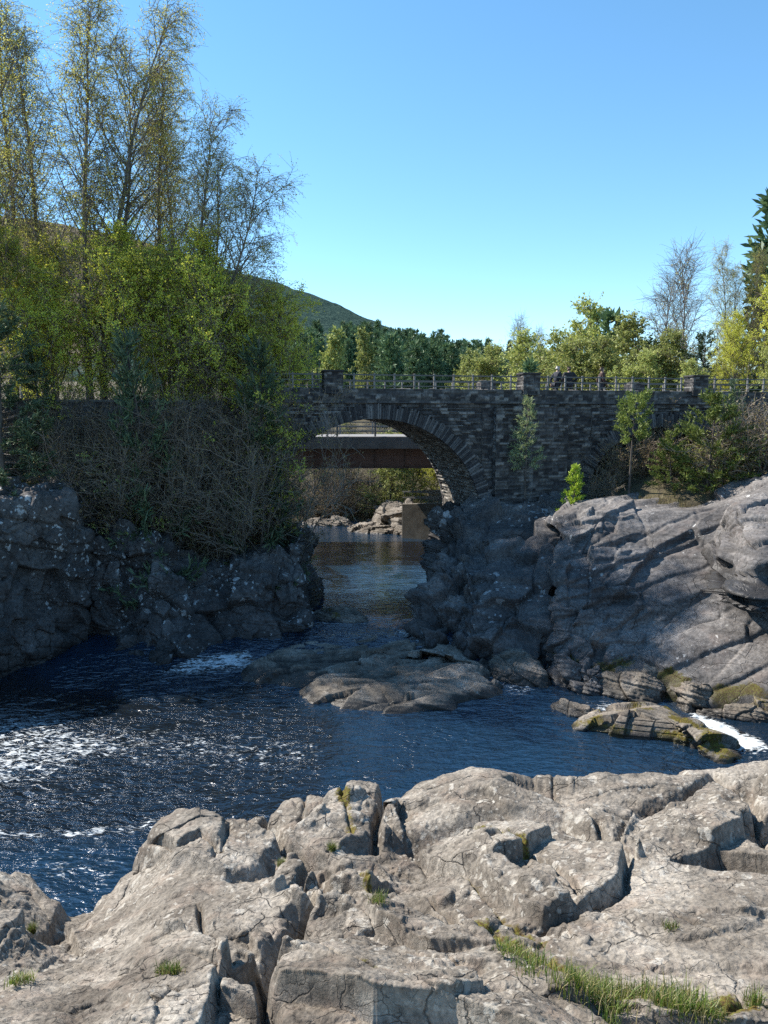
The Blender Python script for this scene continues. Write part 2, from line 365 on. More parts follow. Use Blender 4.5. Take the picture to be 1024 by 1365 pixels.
def hill_material():
    m, nt, b = mat('hill_cover'); oc = obj_coord(nt)
    g = N(nt, 'SeparateXYZ'); nt.links.new(oc, g.inputs[0])
    n = noise(nt, oc, 0.006, 8, 0.62); t = noise(nt, oc, 0.12, 6, 0.7)
    moor = ramp(nt, n, [(0.35, (0.14, 0.12, 0.085)), (0.55, (0.22, 0.185, 0.13)), (0.7, (0.17, 0.17, 0.095))])
    wood = ramp(nt, t, [(0.35, (0.03, 0.055, 0.05)), (0.6, (0.07, 0.11, 0.09)), (0.72, (0.12, 0.16, 0.11))])
    # planted wood covers the right end of the ridge and its foot; moor on the upper left
    f = math_(nt, 'ADD', math_(nt, 'MULTIPLY', g.outputs[0], 0.004), math_(nt, 'MULTIPLY', math_(nt, 'SUBTRACT', n, 0.5), 2.0))
    f = ramp(nt, math_(nt, 'ADD', f, 1.72), [(0.42, 0.0), (0.62, 1.0)])
    nt.links.new(mix(nt, f, moor, wood), b.inputs['Base Color']); b.inputs['Roughness'].default_value = 1.0; b.inputs['Specular IOR Level'].default_value = 0.0
    nt.links.new(bump(nt, t, 1.0, 8.0), b.inputs['Normal']); return m
M['hill'] = hill_material()
RIDGE = [(-900, 265), (-300, 262), (-60, 272), (0, 284), (80, 296), (160, 312), (230, 333), (300, 355), (360, 370), (420, 393), (470, 415), (520, 435), (575, 452), (640, 466), (760, 480), (1000, 492), (1600, 500)]
nu, nv = 420, 90
pxs = np.linspace(-900, 1600, nu); pys = np.interp(pxs, [r[0] for r in RIDGE], [r[1] for r in RIDGE])
crest = np.array([at(a, b, 1300.0) for a, b in zip(pxs, pys)])
Gh = np.zeros((nv, nu, 3))
for j in range(nv):
    t = j / (nv - 1)
    if t < 0.75:
        k = t / 0.75; d = 620 + 680 * k
        Gh[j, :, 0] = crest[:, 0] * d / 1300; Gh[j, :, 1] = d; Gh[j, :, 2] = 5 + (crest[:, 2] - 5) * (k ** 1.25)
    else:
        k = (t - 0.75) / 0.25; d = 1300 + 900 * k
        Gh[j, :, 0] = crest[:, 0] * d / 1300; Gh[j, :, 1] = d; Gh[j, :, 2] = crest[:, 2] * (1 - k * k) - 10 * k
Gh[..., 2] += (6 * fbm(Gh * 0.006, 3) + 2.2 * fbm(Gh * 0.05, 4)) * sstep(Gh[..., 2], 5, 60)
tag(grid_object('hill', Gh, M['hill']), kind='structure')

def smooth_grid(G, k):
    for ax in (0, 1):
        A = np.moveaxis(G, ax, 0); pad = np.concatenate([np.repeat(A[:1], k, 0), A, np.repeat(A[-1:], k, 0)]); c = np.cumsum(np.concatenate([np.zeros((1,) + A.shape[1:]), pad]), 0)
        G = np.moveaxis((c[2 * k + 1:] - c[:-2 * k - 1]) / (2 * k + 1), 0, ax)
    return G
# ------------------------------------------------------------------ the bedrock one stands on
CR_PX = [-600, -80, 0, 40, 66, 92, 150, 175, 200, 235, 270, 330, 352, 375, 440, 490, 513, 522, 533, 560, 630, 700, 770, 880, 1024, 1100, 1600]
CR_PY = [1208, 1191, 1199, 1204, 1235, 1244, 1235, 1203, 1160, 1152, 1136, 1130, 1124, 1116, 1085, 1083, 1096, 1111, 1108, 1094, 1073, 1085, 1090, 1074, 1057, 1049, 1024]
CR_DR = [2.4, 2.4, 2.4, 2.45, 2.55, 2.6, 2.6, 2.5, 2.35, 2.3, 2.3, 2.3, 2.35, 2.3, 2.25, 2.25, 2.3, 2.4, 2.4, 2.3, 2.2, 2.2, 2.2, 2.15, 2.1, 2.1, 2.0]
_cx = np.arange(-600, 1601, 4.0); _ks = np.exp(-0.5 * (np.arange(-24, 25) / 9.0) ** 2); _ks /= _ks.sum()
_sm = lambda a: np.convolve(np.pad(np.interp(_cx, CR_PX, a), 24, mode='edge'), _ks, 'valid')
_spy, _sdr = _sm(CR_PY), _sm(CR_DR)
def crest_py(px): return np.interp(px, _cx, _spy)
def crest_dr(px): return np.interp(px, _cx, _sdr)
def crest_exact(px): return np.interp(px, CR_PX, CR_PY)
def base_drop(px, v):
    b0 = np.interp(px, [-600, 0, 300, 700, 1024, 1600], [1.95, 1.8, 1.68, 1.62, 1.62, 1.6])
    return b0 + (crest_dr(px) - b0) * v ** 1.05
PY0 = 1430.0
def base_pt(px, py):
    px, py = np.asarray(px, float), np.asarray(py, float)
    v = np.clip((PY0 - py) / (PY0 - crest_py(px)), 0, 1.2); dr = base_drop(px, v)
    r, u = (px - 512.0) / F, (682.5 - py) / F
    yy, zz = cp + u * sp_, -sp_ + u * cp; k = -dr / zz
    return np.stack([r * k, yy * k, EYE - dr], -1)
NB = 720
def foreground():
    pu = np.concatenate([np.linspace(-2000, -70, 120)[:-1], np.linspace(-70, 1094, 1080), np.linspace(1094, 3000, 120)[1:]])
    nb = NB; vv = np.linspace(0, 1, nb)
    PX, V = np.meshgrid(pu, vv); PY = PY0 + (crest_py(PX) - PY0) * V
    PY = PY + (crest_exact(PX) - crest_py(PX)) * sstep(V, 0.72, 1.0); Gm = base_pt(PX, PY)
    # rows behind the camera and rows that round over the far edge and go down into the river
    back = [Gm[0] * np.array((1, 1, 1)) + np.outer(np.ones(len(pu)), (0, -dy, 0)) + np.outer(Gm[0, :, 0], (dy * 0.4, 0, 0)) for dy in np.linspace(6.0, 0.15, 24)]
    C = Gm[-1]; rd = C.copy(); rd[:, 2] = 0; rd /= np.linalg.norm(rd, axis=1)[:, None]
    over = []
    for a in np.linspace(0.03, 1.25, 46):
        P = C + rd * 0.55 * math.sin(a); P[:, 2] -= 0.55 * (1 - math.cos(a)); over.append(P)
    e = over[-1]
    for t in np.linspace(0.02, 1, 50):
        P = e + rd * 2.6 * t; P[:, 2] = e[:, 2] + (-1.0 - e[:, 2]) * t; over.append(P)
    G = np.concatenate([np.array(back), Gm, np.array(over)], 0)
    n = grid_normals(G); n *= np.sign(n[..., 2:3] + 1e-9)
    XY = G[..., :2].copy()
    Pn = np.stack([G[..., 0], G[..., 1], G[..., 2] * 0.3], -1)
    wv = np.stack([fbm(Pn * 1.8 + 3, 2), fbm(Pn * 1.8 + 31, 2)], -1) * 0.05
    Q = XY + wv
    pl = lambda pts: [base_pt(*p)[:2] for p in pts]
    h = 0.045 * fbm(Pn * 0.9, 2) + 0.006 * fbm(Pn * 2.6 + 8, 3)
    moss = np.zeros(h.shape)
    plates = [  # outline, height, softness, tilt (toward +x, +y)
        ([(178, 1165), (196, 1105), (270, 1060), (345, 1050), (366, 1085), (352, 1108), (378, 1138), (352, 1168), (300, 1182), (235, 1180)], 0.13, 0.05, (0, 0)),
        ([(205, 1150), (218, 1120), (262, 1112), (305, 1125), (300, 1160), (262, 1152), (236, 1172)], 0.07, 0.03, (0, 0)),
        ([(378, 1050), (440, 1020), (500, 1020), (520, 1050), (497, 1090), (502, 1138), (440, 1148), (382, 1136), (365, 1100)], 0.10, 0.05, (0, 0)),
        ([(430, 1020), (505, 1020), (518, 1052), (490, 1092), (455, 1098), (446, 1060)], 0.07, 0.03, (0, 0)),
        ([(522, 1085), (556, 1030), (640, 1000), (1200, 980), (1200, 1060), (1060, 1082), (960, 1058), (858, 1096), (830, 1145), (740, 1120), (640, 1110), (560, 1135), (506, 1140), (502, 1104)], 0.17, 0.07, (0, 0)),
        ([(848, 1108), (900, 1090), (958, 1060), (985, 1085), (1010, 1118), (940, 1150), (845, 1172), (832, 1150)], 0.17, 0.018, (0, 0)),
        ([(1000, 1065), (1200, 1040), (1200, 1120), (1040, 1128), (1012, 1105)], 0.10, 0.03, (0, 0)),
        ([(556, 1152), (640, 1122), (720, 1128), (800, 1142), (832, 1172), (822, 1203), (718, 1243), (690, 1232), (640, 1180)], 0.12, 0.03, (0, 0)),
        ([(500, 1150), (560, 1158), (632, 1186), (668, 1238), (640, 1262), (560, 1215), (470, 1200), (440, 1170)], 0.05, 0.03, (0, 0)),
        ([(366, 1300), (420, 1255), (520, 1235), (610, 1262), (690, 1300), (745, 1330), (900, 1450), (350, 1450)], 0.13, 0.05, (0, 0)),
        ([(-60, 1340), (60, 1322), (140, 1292), (235, 1280), (296, 1306), (304, 1330), (262, 1450), (-60, 1450)], 0.16, 0.014, (0, 0)),
        ([(-300, 1140), (20, 1140), (64, 1200), (92, 1216), (60, 1252), (0, 1290), (-300, 1340)], 0.10, 0.05, (0, 0)),
        ([(170, 1190), (300, 1180), (396, 1166), (424, 1200), (390, 1232), (352, 1282), (282, 1290), (120, 1280), (60, 1270)], 0.06, 0.05, (0, 0)),
    ]
    for poly, hh, soft, tl in plates:
        sd = poly_sd(Q, pl(poly)); h += 0.62 * hh * sstep(-sd, -0.6 * soft, 0.6 * soft) * (1 + 0.25 * sstep(-sd, 0, 0.25))
    cracks = [  # line, width, depth, moss
        ([(388, 1160), (428, 1184), (442, 1214), (402, 1238), (376, 1278), (352, 1308), (350, 1430)], 0.060, 0.20, 0.25),
        ([(405, 1185), (392, 1205), (410, 1225)], 0.05, 0.14, 0),
        ([(620, 1126), (690, 1155), (740, 1185), (768, 1217)], 0.020, 0.07, 0.75), ([(590, 1165), (640, 1195), (666, 1236), (722, 1262)], 0.018, 0.06, 0.6),
        ([(506, 1142), (500, 1100), (520, 1062), (528, 1030)], 0.040, 0.16, 0.2), ([(345, 1062), (366, 1085), (354, 1110), (382, 1140), (440, 1150)], 0.035, 0.13, 0.2),
        ([(800, 1128), (832, 1170), (824, 1205), (712, 1247)], 0.028, 0.10, 0.4), ([(735, 1030), (736, 1080), (762, 1106), (800, 1130)], 0.012, 0.05, 0.5),
        ([(-20, 1300), (60, 1250), (130, 1214), (188, 1203)], 0.016, 0.05, 0), ([(262, 1215), (276, 1250), (282, 1295)], 0.022, 0.09, 0),
        ([(640, 1258), (700, 1280), (742, 1312), (830, 1342), (960, 1372), (1040, 1335)], 0.05, 0.07, 0.72),
        ([(812, 1104), (860, 1102), (905, 1085), (955, 1054)], 0.02, 0.09, 0), ([(955, 1052), (980, 1078), (1012, 1112), (1030, 1140)], 0.03, 0.14, 0),
        ([(440, 1030), (462, 1062), (452, 1092), (478, 1128)], 0.016, 0.07, 0.7), ([(402, 1048), (412, 1090), (394, 1132)], 0.016, 0.07, 0.4),
        ([(545, 1203), (600, 1228), (612, 1268)], 0.025, 0.09, 0.3), ([(870, 1218), (912, 1240), (1005, 1272)], 0.008, 0.03, 0.3),
        ([(203, 1148), (236, 1172), (264, 1152), (298, 1166), (303, 1140)], 0.022, 0.09, 0), ([(302, 1118), (298, 1150), (286, 1172)], 0.012, 0.05, 0),
        ([(470, 1180), (505, 1215), (560, 1240)], 0.02, 0.05, 0.9), ([(150, 1236), (110, 1262), (60, 1310)], 0.010, 0.03, 0),
        ([(720, 1180), (760, 1150), (800, 1160)], 0.007, 0.02, 0.2), ([(405, 1290), (440, 1330), (520, 1360)], 0.012, 0.03, 0.5),
        ([(640, 1060), (700, 1090), (735, 1082)], 0.008, 0.02, 0), ([(560, 1090), (600, 1075), (640, 1060)], 0.007, 0.02, 0),
        ([(900, 1110), (960, 1100), (1000, 1112)], 0.012, 0.03, 0), ([(770, 1270), (850, 1260), (960, 1290)], 0.006, 0.012, 0),
    ]
    for pts, w, dp, ms in cracks:
        sd = seg_dist(Q, pl(pts)); w2 = w * (0.75 + 0.6 * (fbm(Pn * 3 + w * 100, 2)))
        w2 = np.maximum(w2, 0.25 * w)
        h -= 0.75 * dp * np.exp(-(sd / (0.55 * w2)) ** 2)
        moss = np.maximum(moss, ms * np.exp(-(sd / (w * 1.6 + 0.012)) ** 2) * (0.75 + 0.7 * perlin(Pn * 3.5 + 3)))
    # broken ground: in the gully and the middle many fist-to-head-size blocks, elsewhere hairline joints
    gul = np.exp(-(np.maximum(poly_sd(Q, pl([(370, 1040), (520, 1020), (515, 1150), (430, 1240), (360, 1320), (340, 1300), (400, 1180), (340, 1110)])), 0) / 0.12) ** 2)
    mid = np.exp(-(np.maximum(poly_sd(Q, pl([(430, 1160), (640, 1150), (740, 1250), (640, 1290), (420, 1270)])), 0) / 0.15) ** 2)
    msk = sstep(fbm(Pn * 0.9 + 50, 3), -0.25, 0.3)
    flat_ = np.zeros(h.shape)
    for poly in ([(530, 1095), (560, 1060), (640, 1030), (1250, 1000), (1250, 1060), (960, 1062), (850, 1096), (800, 1120), (640, 1112), (560, 1135)], [(730, 1255), (845, 1180), (1250, 1130), (1250, 1450), (960, 1400), (745, 1320)], [(190, 1190), (390, 1180), (420, 1205), (350, 1285), (200, 1290), (20, 1310), (100, 1230)]):
        flat_ = np.maximum(flat_, sstep(-poly_sd(Q, pl(poly)), -0.1, 0.12))
    h += blocks2(Pn, (0.85, 0.5), 0.026, 4.0, 0.6, 0.012, -32, 9.0, 0.10) * (1 - 0.62 * flat_)
    h += blocks2(Pn, (0.34, 0.17), 0.012, 4.0, 0.6, 0.02, -28, 3.0, 0.10) * np.clip(0.42 * msk * (1 - 0.6 * flat_) + gul + 0.5 * mid, 0, 1.3)
    h += blocks2(Pn, (0.13, 0.075), 0.0055, 3.5, 0.6, 0.04, 15, 5.0, 0.15) * np.clip(0.30 * msk * (1 - 0.5 * flat_) + 0.9 * gul + 0.6 * mid, 0, 1)
    q_ = (Pn[..., 0] * 0.30 + Pn[..., 1] * 0.95) * 2.6 + 1.1 * fbm(Pn * 1.1 + 21, 3); fl_ = q_ - np.floor(q_)
    h += 0.020 * (1 - fl_) * sstep(fl_, 0.0, 0.12) * sstep(fbm(Pn * 0.7 + 90, 2), -0.25, 0.25)
    # pits and weathered hollows
    f1, f2, r, off, r3 = voronoi(Pn[..., :2] * np.array((5.5, 8)) + 40)
    h -= np.where(r > 0.8, 0.022 * np.exp(-(f1 / 0.22) ** 2), 0)
    hs_ = smooth_grid(smooth_grid(h, 1), 1); far_ = np.zeros(h.shape); far_[len(back):len(back) + nb] = sstep(V, 0.25, 0.75); far_[len(back) + nb:] = 1
    h = hs_ + (smooth_grid(hs_, 1) - hs_) * far_
    G1 = G + n * h[..., None] * np.array((0.5, 0.5, 1.0)); k0 = len(back)
    n1 = grid_normals(smooth_grid(G1, 1)); n1 *= np.sign(n1[..., 2:3] + 1e-9)
    fo_ = np.stack([(G1[..., 0] * 0.5 + G1[..., 1] * 0.86) * 2.0, (G1[..., 0] * 0.86 - G1[..., 1] * 0.5) * 14.0, G1[..., 2] * 12], -1)
    ph = sstep(fbm(Pn * 1.1 + 77, 3), 0.0, 0.5)
    h2 = 0.009 * fbm(G1 * 7, 4) + 0.0045 * ridged(G1 * 20, 4) + 0.004 * fbm(fo_, 3) * msk - 0.008 * ph * np.abs(fbm(G1 * 16, 3)) + 0.0012 * fbm(G1 * 60, 2)
    Gd = G1 + n1 * (h2 * sstep(n1[..., 2], 0.35, 0.8))[..., None]
    return Gd, moss, Gm, k0
FG, FMOSS, _gm, FK0 = foreground()
wet = sstep(-FG[..., 2], -2.0, -0.6)
tag(grid_object('bedrock', FG, M['fore'], {'moss': FMOSS, 'wet': wet}), kind='structure')
def fore_surface(px, py):
    """the finished bedrock surface where a pixel of the photo meets it"""
    A, B = to_px(FG[FK0:FK0 + NB:3, ::3]); i = np.argmin((A - px) ** 2 + (B - py) ** 2)
    return FG[FK0:FK0 + NB:3, ::3].reshape(-1, 3)[i]

# ------------------------------------------------------------------ cliffs
def cliff(name, cols, nv, nu, material, disp, rows=7, wetline=0.9, mossy=None, back=(0, 3.0, 0.2)):
    """cols: (top pixel x, y, distance), (base pixel x, y, height or ('d', distance)), list of bulges toward the camera"""
    C = []
    for top, base, bul in cols:
        T = at(*top); B = at(base[0], base[1], base[2][1]) if isinstance(base[2], tuple) else at_z(*base)
        col = [T + np.array(back), T + np.array(back) * 0.35 + np.array((0, 0, 0.05)), T]
        for k in range(1, rows):
            t = k / rows; P = T * (1 - t) + B * t
            bl = np.interp(t, np.linspace(0, 1, len(bul)), bul); col.append(P + np.array((0, -bl, 0)))
        col += [B, B + np.array((0, -0.15, -1.0)), B + np.array((0, -0.3, -2.0))]; C.append(col)
    rows_ = [[C[i][j] for i in range(len(C))] for j in range(len(C[0]))]
    G = loft(rows_, nv, nu); n = -grid_normals(smooth_grid(G, 14))
    mid = n[nv // 2, nu // 2]
    if mid[1] > 0: n = -n
    D = smooth_grid(disp(G), 1); G2 = G + n * D[..., None]
    z = G2[..., 2]; wet = (1 - sstep(z + 0.25 * fbm(G2 * 1.2, 3), wetline * 0.3, wetline * 1.5))
    moss = np.zeros(z.shape) if mossy is None else mossy(G2)
    return tag(grid_object(name, G2, material, {'wet': wet, 'moss': moss}), kind='structure')
def d_cliff(G):
    return (blocks(G, (2.0, 1.8, 2.8), 0.34, 1.0, 0.45, 0.03, (4, 3, 15), 1.0, 0.12) + blocks(G, (0.75, 0.75, 0.9), 0.12, 1.3, 0.6, 0.05, (8, -5, 30), 4.0, 0.12)
            + strata(G, (0.15, 0.2, 1), 0.95, 0.14, 0.0, 0.12) + 0.07 * fbm(G * 0.7, 3) + 0.03 * fbm(G * 4.5, 4))
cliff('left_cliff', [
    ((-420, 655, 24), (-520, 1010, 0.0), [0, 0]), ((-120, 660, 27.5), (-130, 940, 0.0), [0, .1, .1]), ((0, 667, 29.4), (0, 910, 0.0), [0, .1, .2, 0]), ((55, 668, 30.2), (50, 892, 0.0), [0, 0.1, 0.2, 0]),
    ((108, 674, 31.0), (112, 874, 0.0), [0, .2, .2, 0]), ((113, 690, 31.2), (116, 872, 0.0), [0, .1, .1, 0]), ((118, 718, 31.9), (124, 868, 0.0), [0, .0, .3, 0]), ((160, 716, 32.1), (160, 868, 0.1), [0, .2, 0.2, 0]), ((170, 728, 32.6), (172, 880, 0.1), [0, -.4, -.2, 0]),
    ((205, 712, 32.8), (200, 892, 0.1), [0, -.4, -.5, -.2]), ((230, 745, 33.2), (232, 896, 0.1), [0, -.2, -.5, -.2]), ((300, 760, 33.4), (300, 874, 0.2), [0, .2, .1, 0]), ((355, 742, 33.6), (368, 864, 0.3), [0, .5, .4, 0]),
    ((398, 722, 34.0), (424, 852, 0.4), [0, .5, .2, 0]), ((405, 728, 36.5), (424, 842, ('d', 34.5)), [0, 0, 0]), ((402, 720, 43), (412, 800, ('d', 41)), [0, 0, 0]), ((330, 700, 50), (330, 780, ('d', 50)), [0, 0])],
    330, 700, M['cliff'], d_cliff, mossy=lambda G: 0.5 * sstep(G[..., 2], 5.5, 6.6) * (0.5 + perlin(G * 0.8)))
def d_slab(G):
    rr = (18, -12, 25)
    return (strata(G, (-0.34, 0.62, 0.70), 1.25, 0.15, 3.0, 0.10) + strata(G, (-0.30, 0.66, 0.68), 0.36, 0.045, 8.0, 0.10) * sstep(fbm(G * 0.4 + 9, 2), -0.2, 0.2) + blocks(G, (4.5, 1.9, 2.4), 0.14, 1.2, 0.7, 0.015, (0, 0, 35), 2.0, 0.1)
            + (blocks(G, (1.1, 0.9, 0.5), 0.14, 1.2, 0.5, 0.05, (10, -10, 30), 6.0, 0.12) + strata(G, (0.1, 0.2, 1), 0.45, 0.04, 5.0)) * sstep(-G[..., 0], -12.0, -8.5) + 0.10 * fbm(G * 0.5, 4) + 0.025 * fbm(G * 4, 4))
cliff('right_slab', [
    ((775, 690, 38), (752, 872, ('d', 33.5)), [0, 0]), ((752, 698, 35.5), (740, 880, ('d', 31.2)), [0, .2, .2, 0]), ((738, 704, 33.6), (736, 894, 0.2), [0, 1.3, 1.5, .8, 0]), ((770, 690, 33.6), (765, 905, 0.2), [0, .6, .9, .5, 0]),
    ((800, 683, 33.6), (795, 912, 0.2), [0, .2, .4, .2, 0]), ((860, 678, 33.5), (860, 915, 0.2), [0, 0, .3, .2, 0]), ((950, 679, 33), (945, 938, 0.2), [0, 0.1, .3, .3, 0]), ((1005, 668, 32), (1040, 950, 0.2), [0, .2, .3, .2, 0]),
    ((1100, 640, 31), (1130, 965, 0.2), [0, .3, 0]), ((1320, 630, 28), (1400, 1000, 0.2), [0, .3, 0])],
    330, 520, M['slab'], d_slab, back=(0.3, 5.0, 0.1), mossy=lambda G: 0.75 * (1 - sstep(G[..., 2], 0.7, 1.8)) * (0.7 + perlin(G * 1.2)))
def d_crag(G):
    return (blocks(G, (1.9, 1.7, 3.0), 0.34, 0.9, 0.5, 0.02, (5, 10, 40), 12.0) + blocks(G, (0.6, 0.6, 0.55), 0.13, 1.2, 0.6, 0.05, (0, 12, 20), 3.0) * (0.10 + 0.9 * sstep(-G[..., 0], -4.2, -3.0))
            + blocks(G, (0.9, 0.8, 1.5), 0.42, 1.0, 0.5, 0.04, (3, 6, 25), 21.0, 0.1) * sstep(-G[..., 0], -4.4, -3.6) + strata(G, (0.12, 0.2, 1), 0.55, 0.14, 4.0, 0.12) + 0.05 * fbm(G * 0.8, 4) + 0.03 * fbm(G * 4, 4))
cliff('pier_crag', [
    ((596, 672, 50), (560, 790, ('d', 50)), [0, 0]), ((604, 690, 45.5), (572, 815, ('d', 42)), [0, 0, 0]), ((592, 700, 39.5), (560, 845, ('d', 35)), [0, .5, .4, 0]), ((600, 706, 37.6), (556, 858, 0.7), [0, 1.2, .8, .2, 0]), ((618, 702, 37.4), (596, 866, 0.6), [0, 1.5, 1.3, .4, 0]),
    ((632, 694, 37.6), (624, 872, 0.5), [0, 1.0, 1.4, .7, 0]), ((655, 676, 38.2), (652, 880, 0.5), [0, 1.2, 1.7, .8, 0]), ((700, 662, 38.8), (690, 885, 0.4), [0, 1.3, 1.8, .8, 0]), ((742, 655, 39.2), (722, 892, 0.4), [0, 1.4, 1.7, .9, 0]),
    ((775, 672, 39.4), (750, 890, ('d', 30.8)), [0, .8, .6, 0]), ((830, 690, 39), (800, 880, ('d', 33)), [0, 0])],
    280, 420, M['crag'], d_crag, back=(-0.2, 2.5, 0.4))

# ------------------------------------------------------------------ rocks that stand in the river (things)
def river_rock(name, label, outline, z0, h, p=2.5, seed=0, material=None, mossy=0.0, group=None, amp=1.0, lean=(0, 0), plates=False):
    pts = np.array([at_z(x, y, z0)[:2] for x, y in outline]); c = pts.mean(0); m = len(pts)
    na, nr = 320, 130
    ring = catmull(np.concatenate([pts, pts[:3]]), na * (m + 2) // m + 1)[:na + 40]
    # closed resample by arc length
    cl = np.concatenate([catmull(np.concatenate([pts[-1:], pts, pts[:2]]), 40 * (m + 2))]); s, e = 40, 40 * (m + 1)
    loop = cl[int(len(cl) * 1 / (m + 2)):int(len(cl) * (m + 1) / (m + 2))]
    L = np.concatenate([[0], np.cumsum(np.linalg.norm(np.diff(np.concatenate([loop, loop[:1]]), axis=0), axis=1))])
    q = np.linspace(0, L[-1], na, endpoint=False); lx = np.interp(q, L, np.append(loop[:, 0], loop[0, 0])); ly = np.interp(q, L, np.append(loop[:, 1], loop[0, 1]))
    loop = np.stack([lx, ly], -1); R = np.linspace(1.25, 0.0, nr)
    G = np.zeros((nr, na, 3))
    for j, r in enumerate(R):
        G[j, :, :2] = c + (loop - c) * min(r, 1.12)
        G[j, :, 2] = z0 + h * (1 - min(r, 1) ** p) - max(0, r - 1.0) * 3.0
    G[..., 2] += ((G[..., :2] - c) @ np.array(lean)) * np.clip((1.0 - R)[:, None] * 3, 0, 1)
    sz = max(h, 0.25)
    P = G + seed * 3.7
    if plates: D = blocks2(P, (1.5, 0.6), 0.085, 1.6, 0.4, 0.02, 18, seed * 1.7, 0.08) + 0.05 * fbm(P * np.array((0.7, 1.3, 1)), 2) + 0.012 * fbm(P * np.array((2, 8, 4)), 3) + strata(P, (0.12, 0.45, 1), 0.17, 0.035, seed, 0.08)
    else: D = amp * (blocks(P, (1.7 * sz + .5, 1.1 * sz + .4, 0.8), 0.16 * sz + .05, 0.8, 0.6, 0.04, (0, 0, 20 + seed * 31), seed) + 0.06 * fbm(P * 1.6, 4) + strata(P, (0.25, 0.3, 1), 0.15, 0.06, seed, 0.12) + 0.02 * fbm(P * 7, 3))
    fade = np.clip(R * 6, 0, 1)[:, None]
    D = D * fade + D[-8:].mean() * (1 - fade)
    n = np.cross(np.roll(G, -1, 1) - np.roll(G, 1, 1), np.gradient(G, axis=0)); n /= np.maximum(np.linalg.norm(n, axis=-1, keepdims=True), 1e-6); n *= np.sign(n[..., 2:3] + 1e-6)
    G = G + n * D[..., None]
    z = G[..., 2]; wet = 1 - sstep(z + 0.12 * fbm(P * 2, 3), z0 + 0.01, z0 + 0.16); moss = mossy * (0.6 + 0.9 * perlin(P * 1.3))
    o = grid_object(name, G, material or M['wetrock'], {'wet': wet, 'moss': moss}, loc=(c[0], c[1], z0), wrap=True)
    return tag(o, label, 'rock', group)
river_rock('flat_rock', 'broad flat brown rock slab lying in the middle of the river', [(408, 922), (451, 936), (545, 943), (619, 930), (668, 917), (650, 907), (636, 893), (600, 884), (560, 872), (500, 872), (470, 884), (440, 903)], 0.14, 0.26, 14.0, 1, amp=1.0, lean=(-0.02, 0.02), plates=True)
river_rock('flat_rock', 'long low rock shelf behind the broad flat slab, next to white water', [(340, 888), (386, 897), (440, 898), (500, 882), (560, 872), (600, 880), (640, 888), (628, 872), (570, 862), (520, 856), (470, 854), (420, 856), (372, 868)], 0.42, 0.20, 14.0, 2, amp=1.0, lean=(0.03, 0.06), plates=True)
river_rock('boulder', 'rounded smooth boulder in the channel at the foot of the dark crag', [(648, 884), (664, 874), (697, 872), (722, 884), (732, 900), (700, 902), (668, 896)], 0.35, 0.55, 2.2, 3, amp=0.7)
river_rock('boulder', 'small dark boulder with dry grass in the calm water under the arch', [(416, 826), (426, 818), (466, 816), (494, 828), (480, 833), (440, 832)], 0.85, 0.38, 2.4, 4, mossy=0.45)
river_rock('mossy_rock', 'low mossy rock in front of the right bank beside a white chute', [(768, 968), (800, 950), (850, 942), (905, 958), (960, 984), (985, 1004), (960, 1012), (922, 992), (880, 984), (820, 978)], 0.1, 0.50, 3.2, 5, mossy=0.72, plates=True)
river_rock('flat_rock', 'low dark shelf rock at the right edge beyond the white chute', [(930, 946), (970, 941), (1040, 942), (1110, 950), (1040, 959), (980, 955)], 0.15, 0.28, 3.0, 6, mossy=0.4)
for k, (lab, ol, h) in enumerate([
    ('greenish block at the waterline in front of the right slab, widest of the row', [(792, 912), (830, 898), (880, 898), (900, 915), (880, 930), (830, 928)], 0.75),
    ('stained angular block at the right end of the row below the right slab', [(890, 925), (915, 908), (945, 915), (950, 938), (915, 945)], 0.7),
    ('dark cube-like block in the corner between the crag and the right slab', [(735, 892), (752, 880), (776, 885), (778, 905), (752, 910)], 0.9),
    ('brown block wedged at the left end of the right slab, by the water', [(765, 905), (785, 893), (812, 898), (806, 918), (780, 920)], 0.7)]):
    river_rock('boulder', lab, ol, 0.15, h, 4.5, 10 + k, M['slab'] if k > 1 else M['wetrock'], 0.35 if k < 2 else 0.1, 'blocks along the right shore', 1.3)
river_rock('boulder', 'thin wet rock breaking the rapids left of the mossy rock', [(735, 940), (770, 936), (800, 948), (790, 956), (755, 952)], 0.05, 0.2, 2.5, 20)
river_rock('boulder', 'angular block perched on the top of the right slab at the photo edge', [(958, 722), (1000, 705), (1090, 700), (1130, 760), (1060, 775), (985, 770)], 5.0, 1.5, 7.0, 30, M['slab'], amp=1.2)
for k, (lab, ol, h) in enumerate([
    ('long flat pale ledge on the far bank beyond the arch', [(462, 707), (500, 700), (560, 706), (565, 714), (500, 712)], 0.5),
    ('tilted dark rock stack on the far bank by the concrete wall', [(495, 700), (515, 690), (545, 692), (552, 708), (515, 708)], 2.0),
    ('low pale stones along the far bank at the left of the arch', [(405, 697), (440, 693), (470, 696), (465, 701), (420, 701)], 0.45)]):
    river_rock('boulder', lab, ol, 0.9, h, 3.0, 40 + k, M['wetrock'], 0.1, None, 1.3)

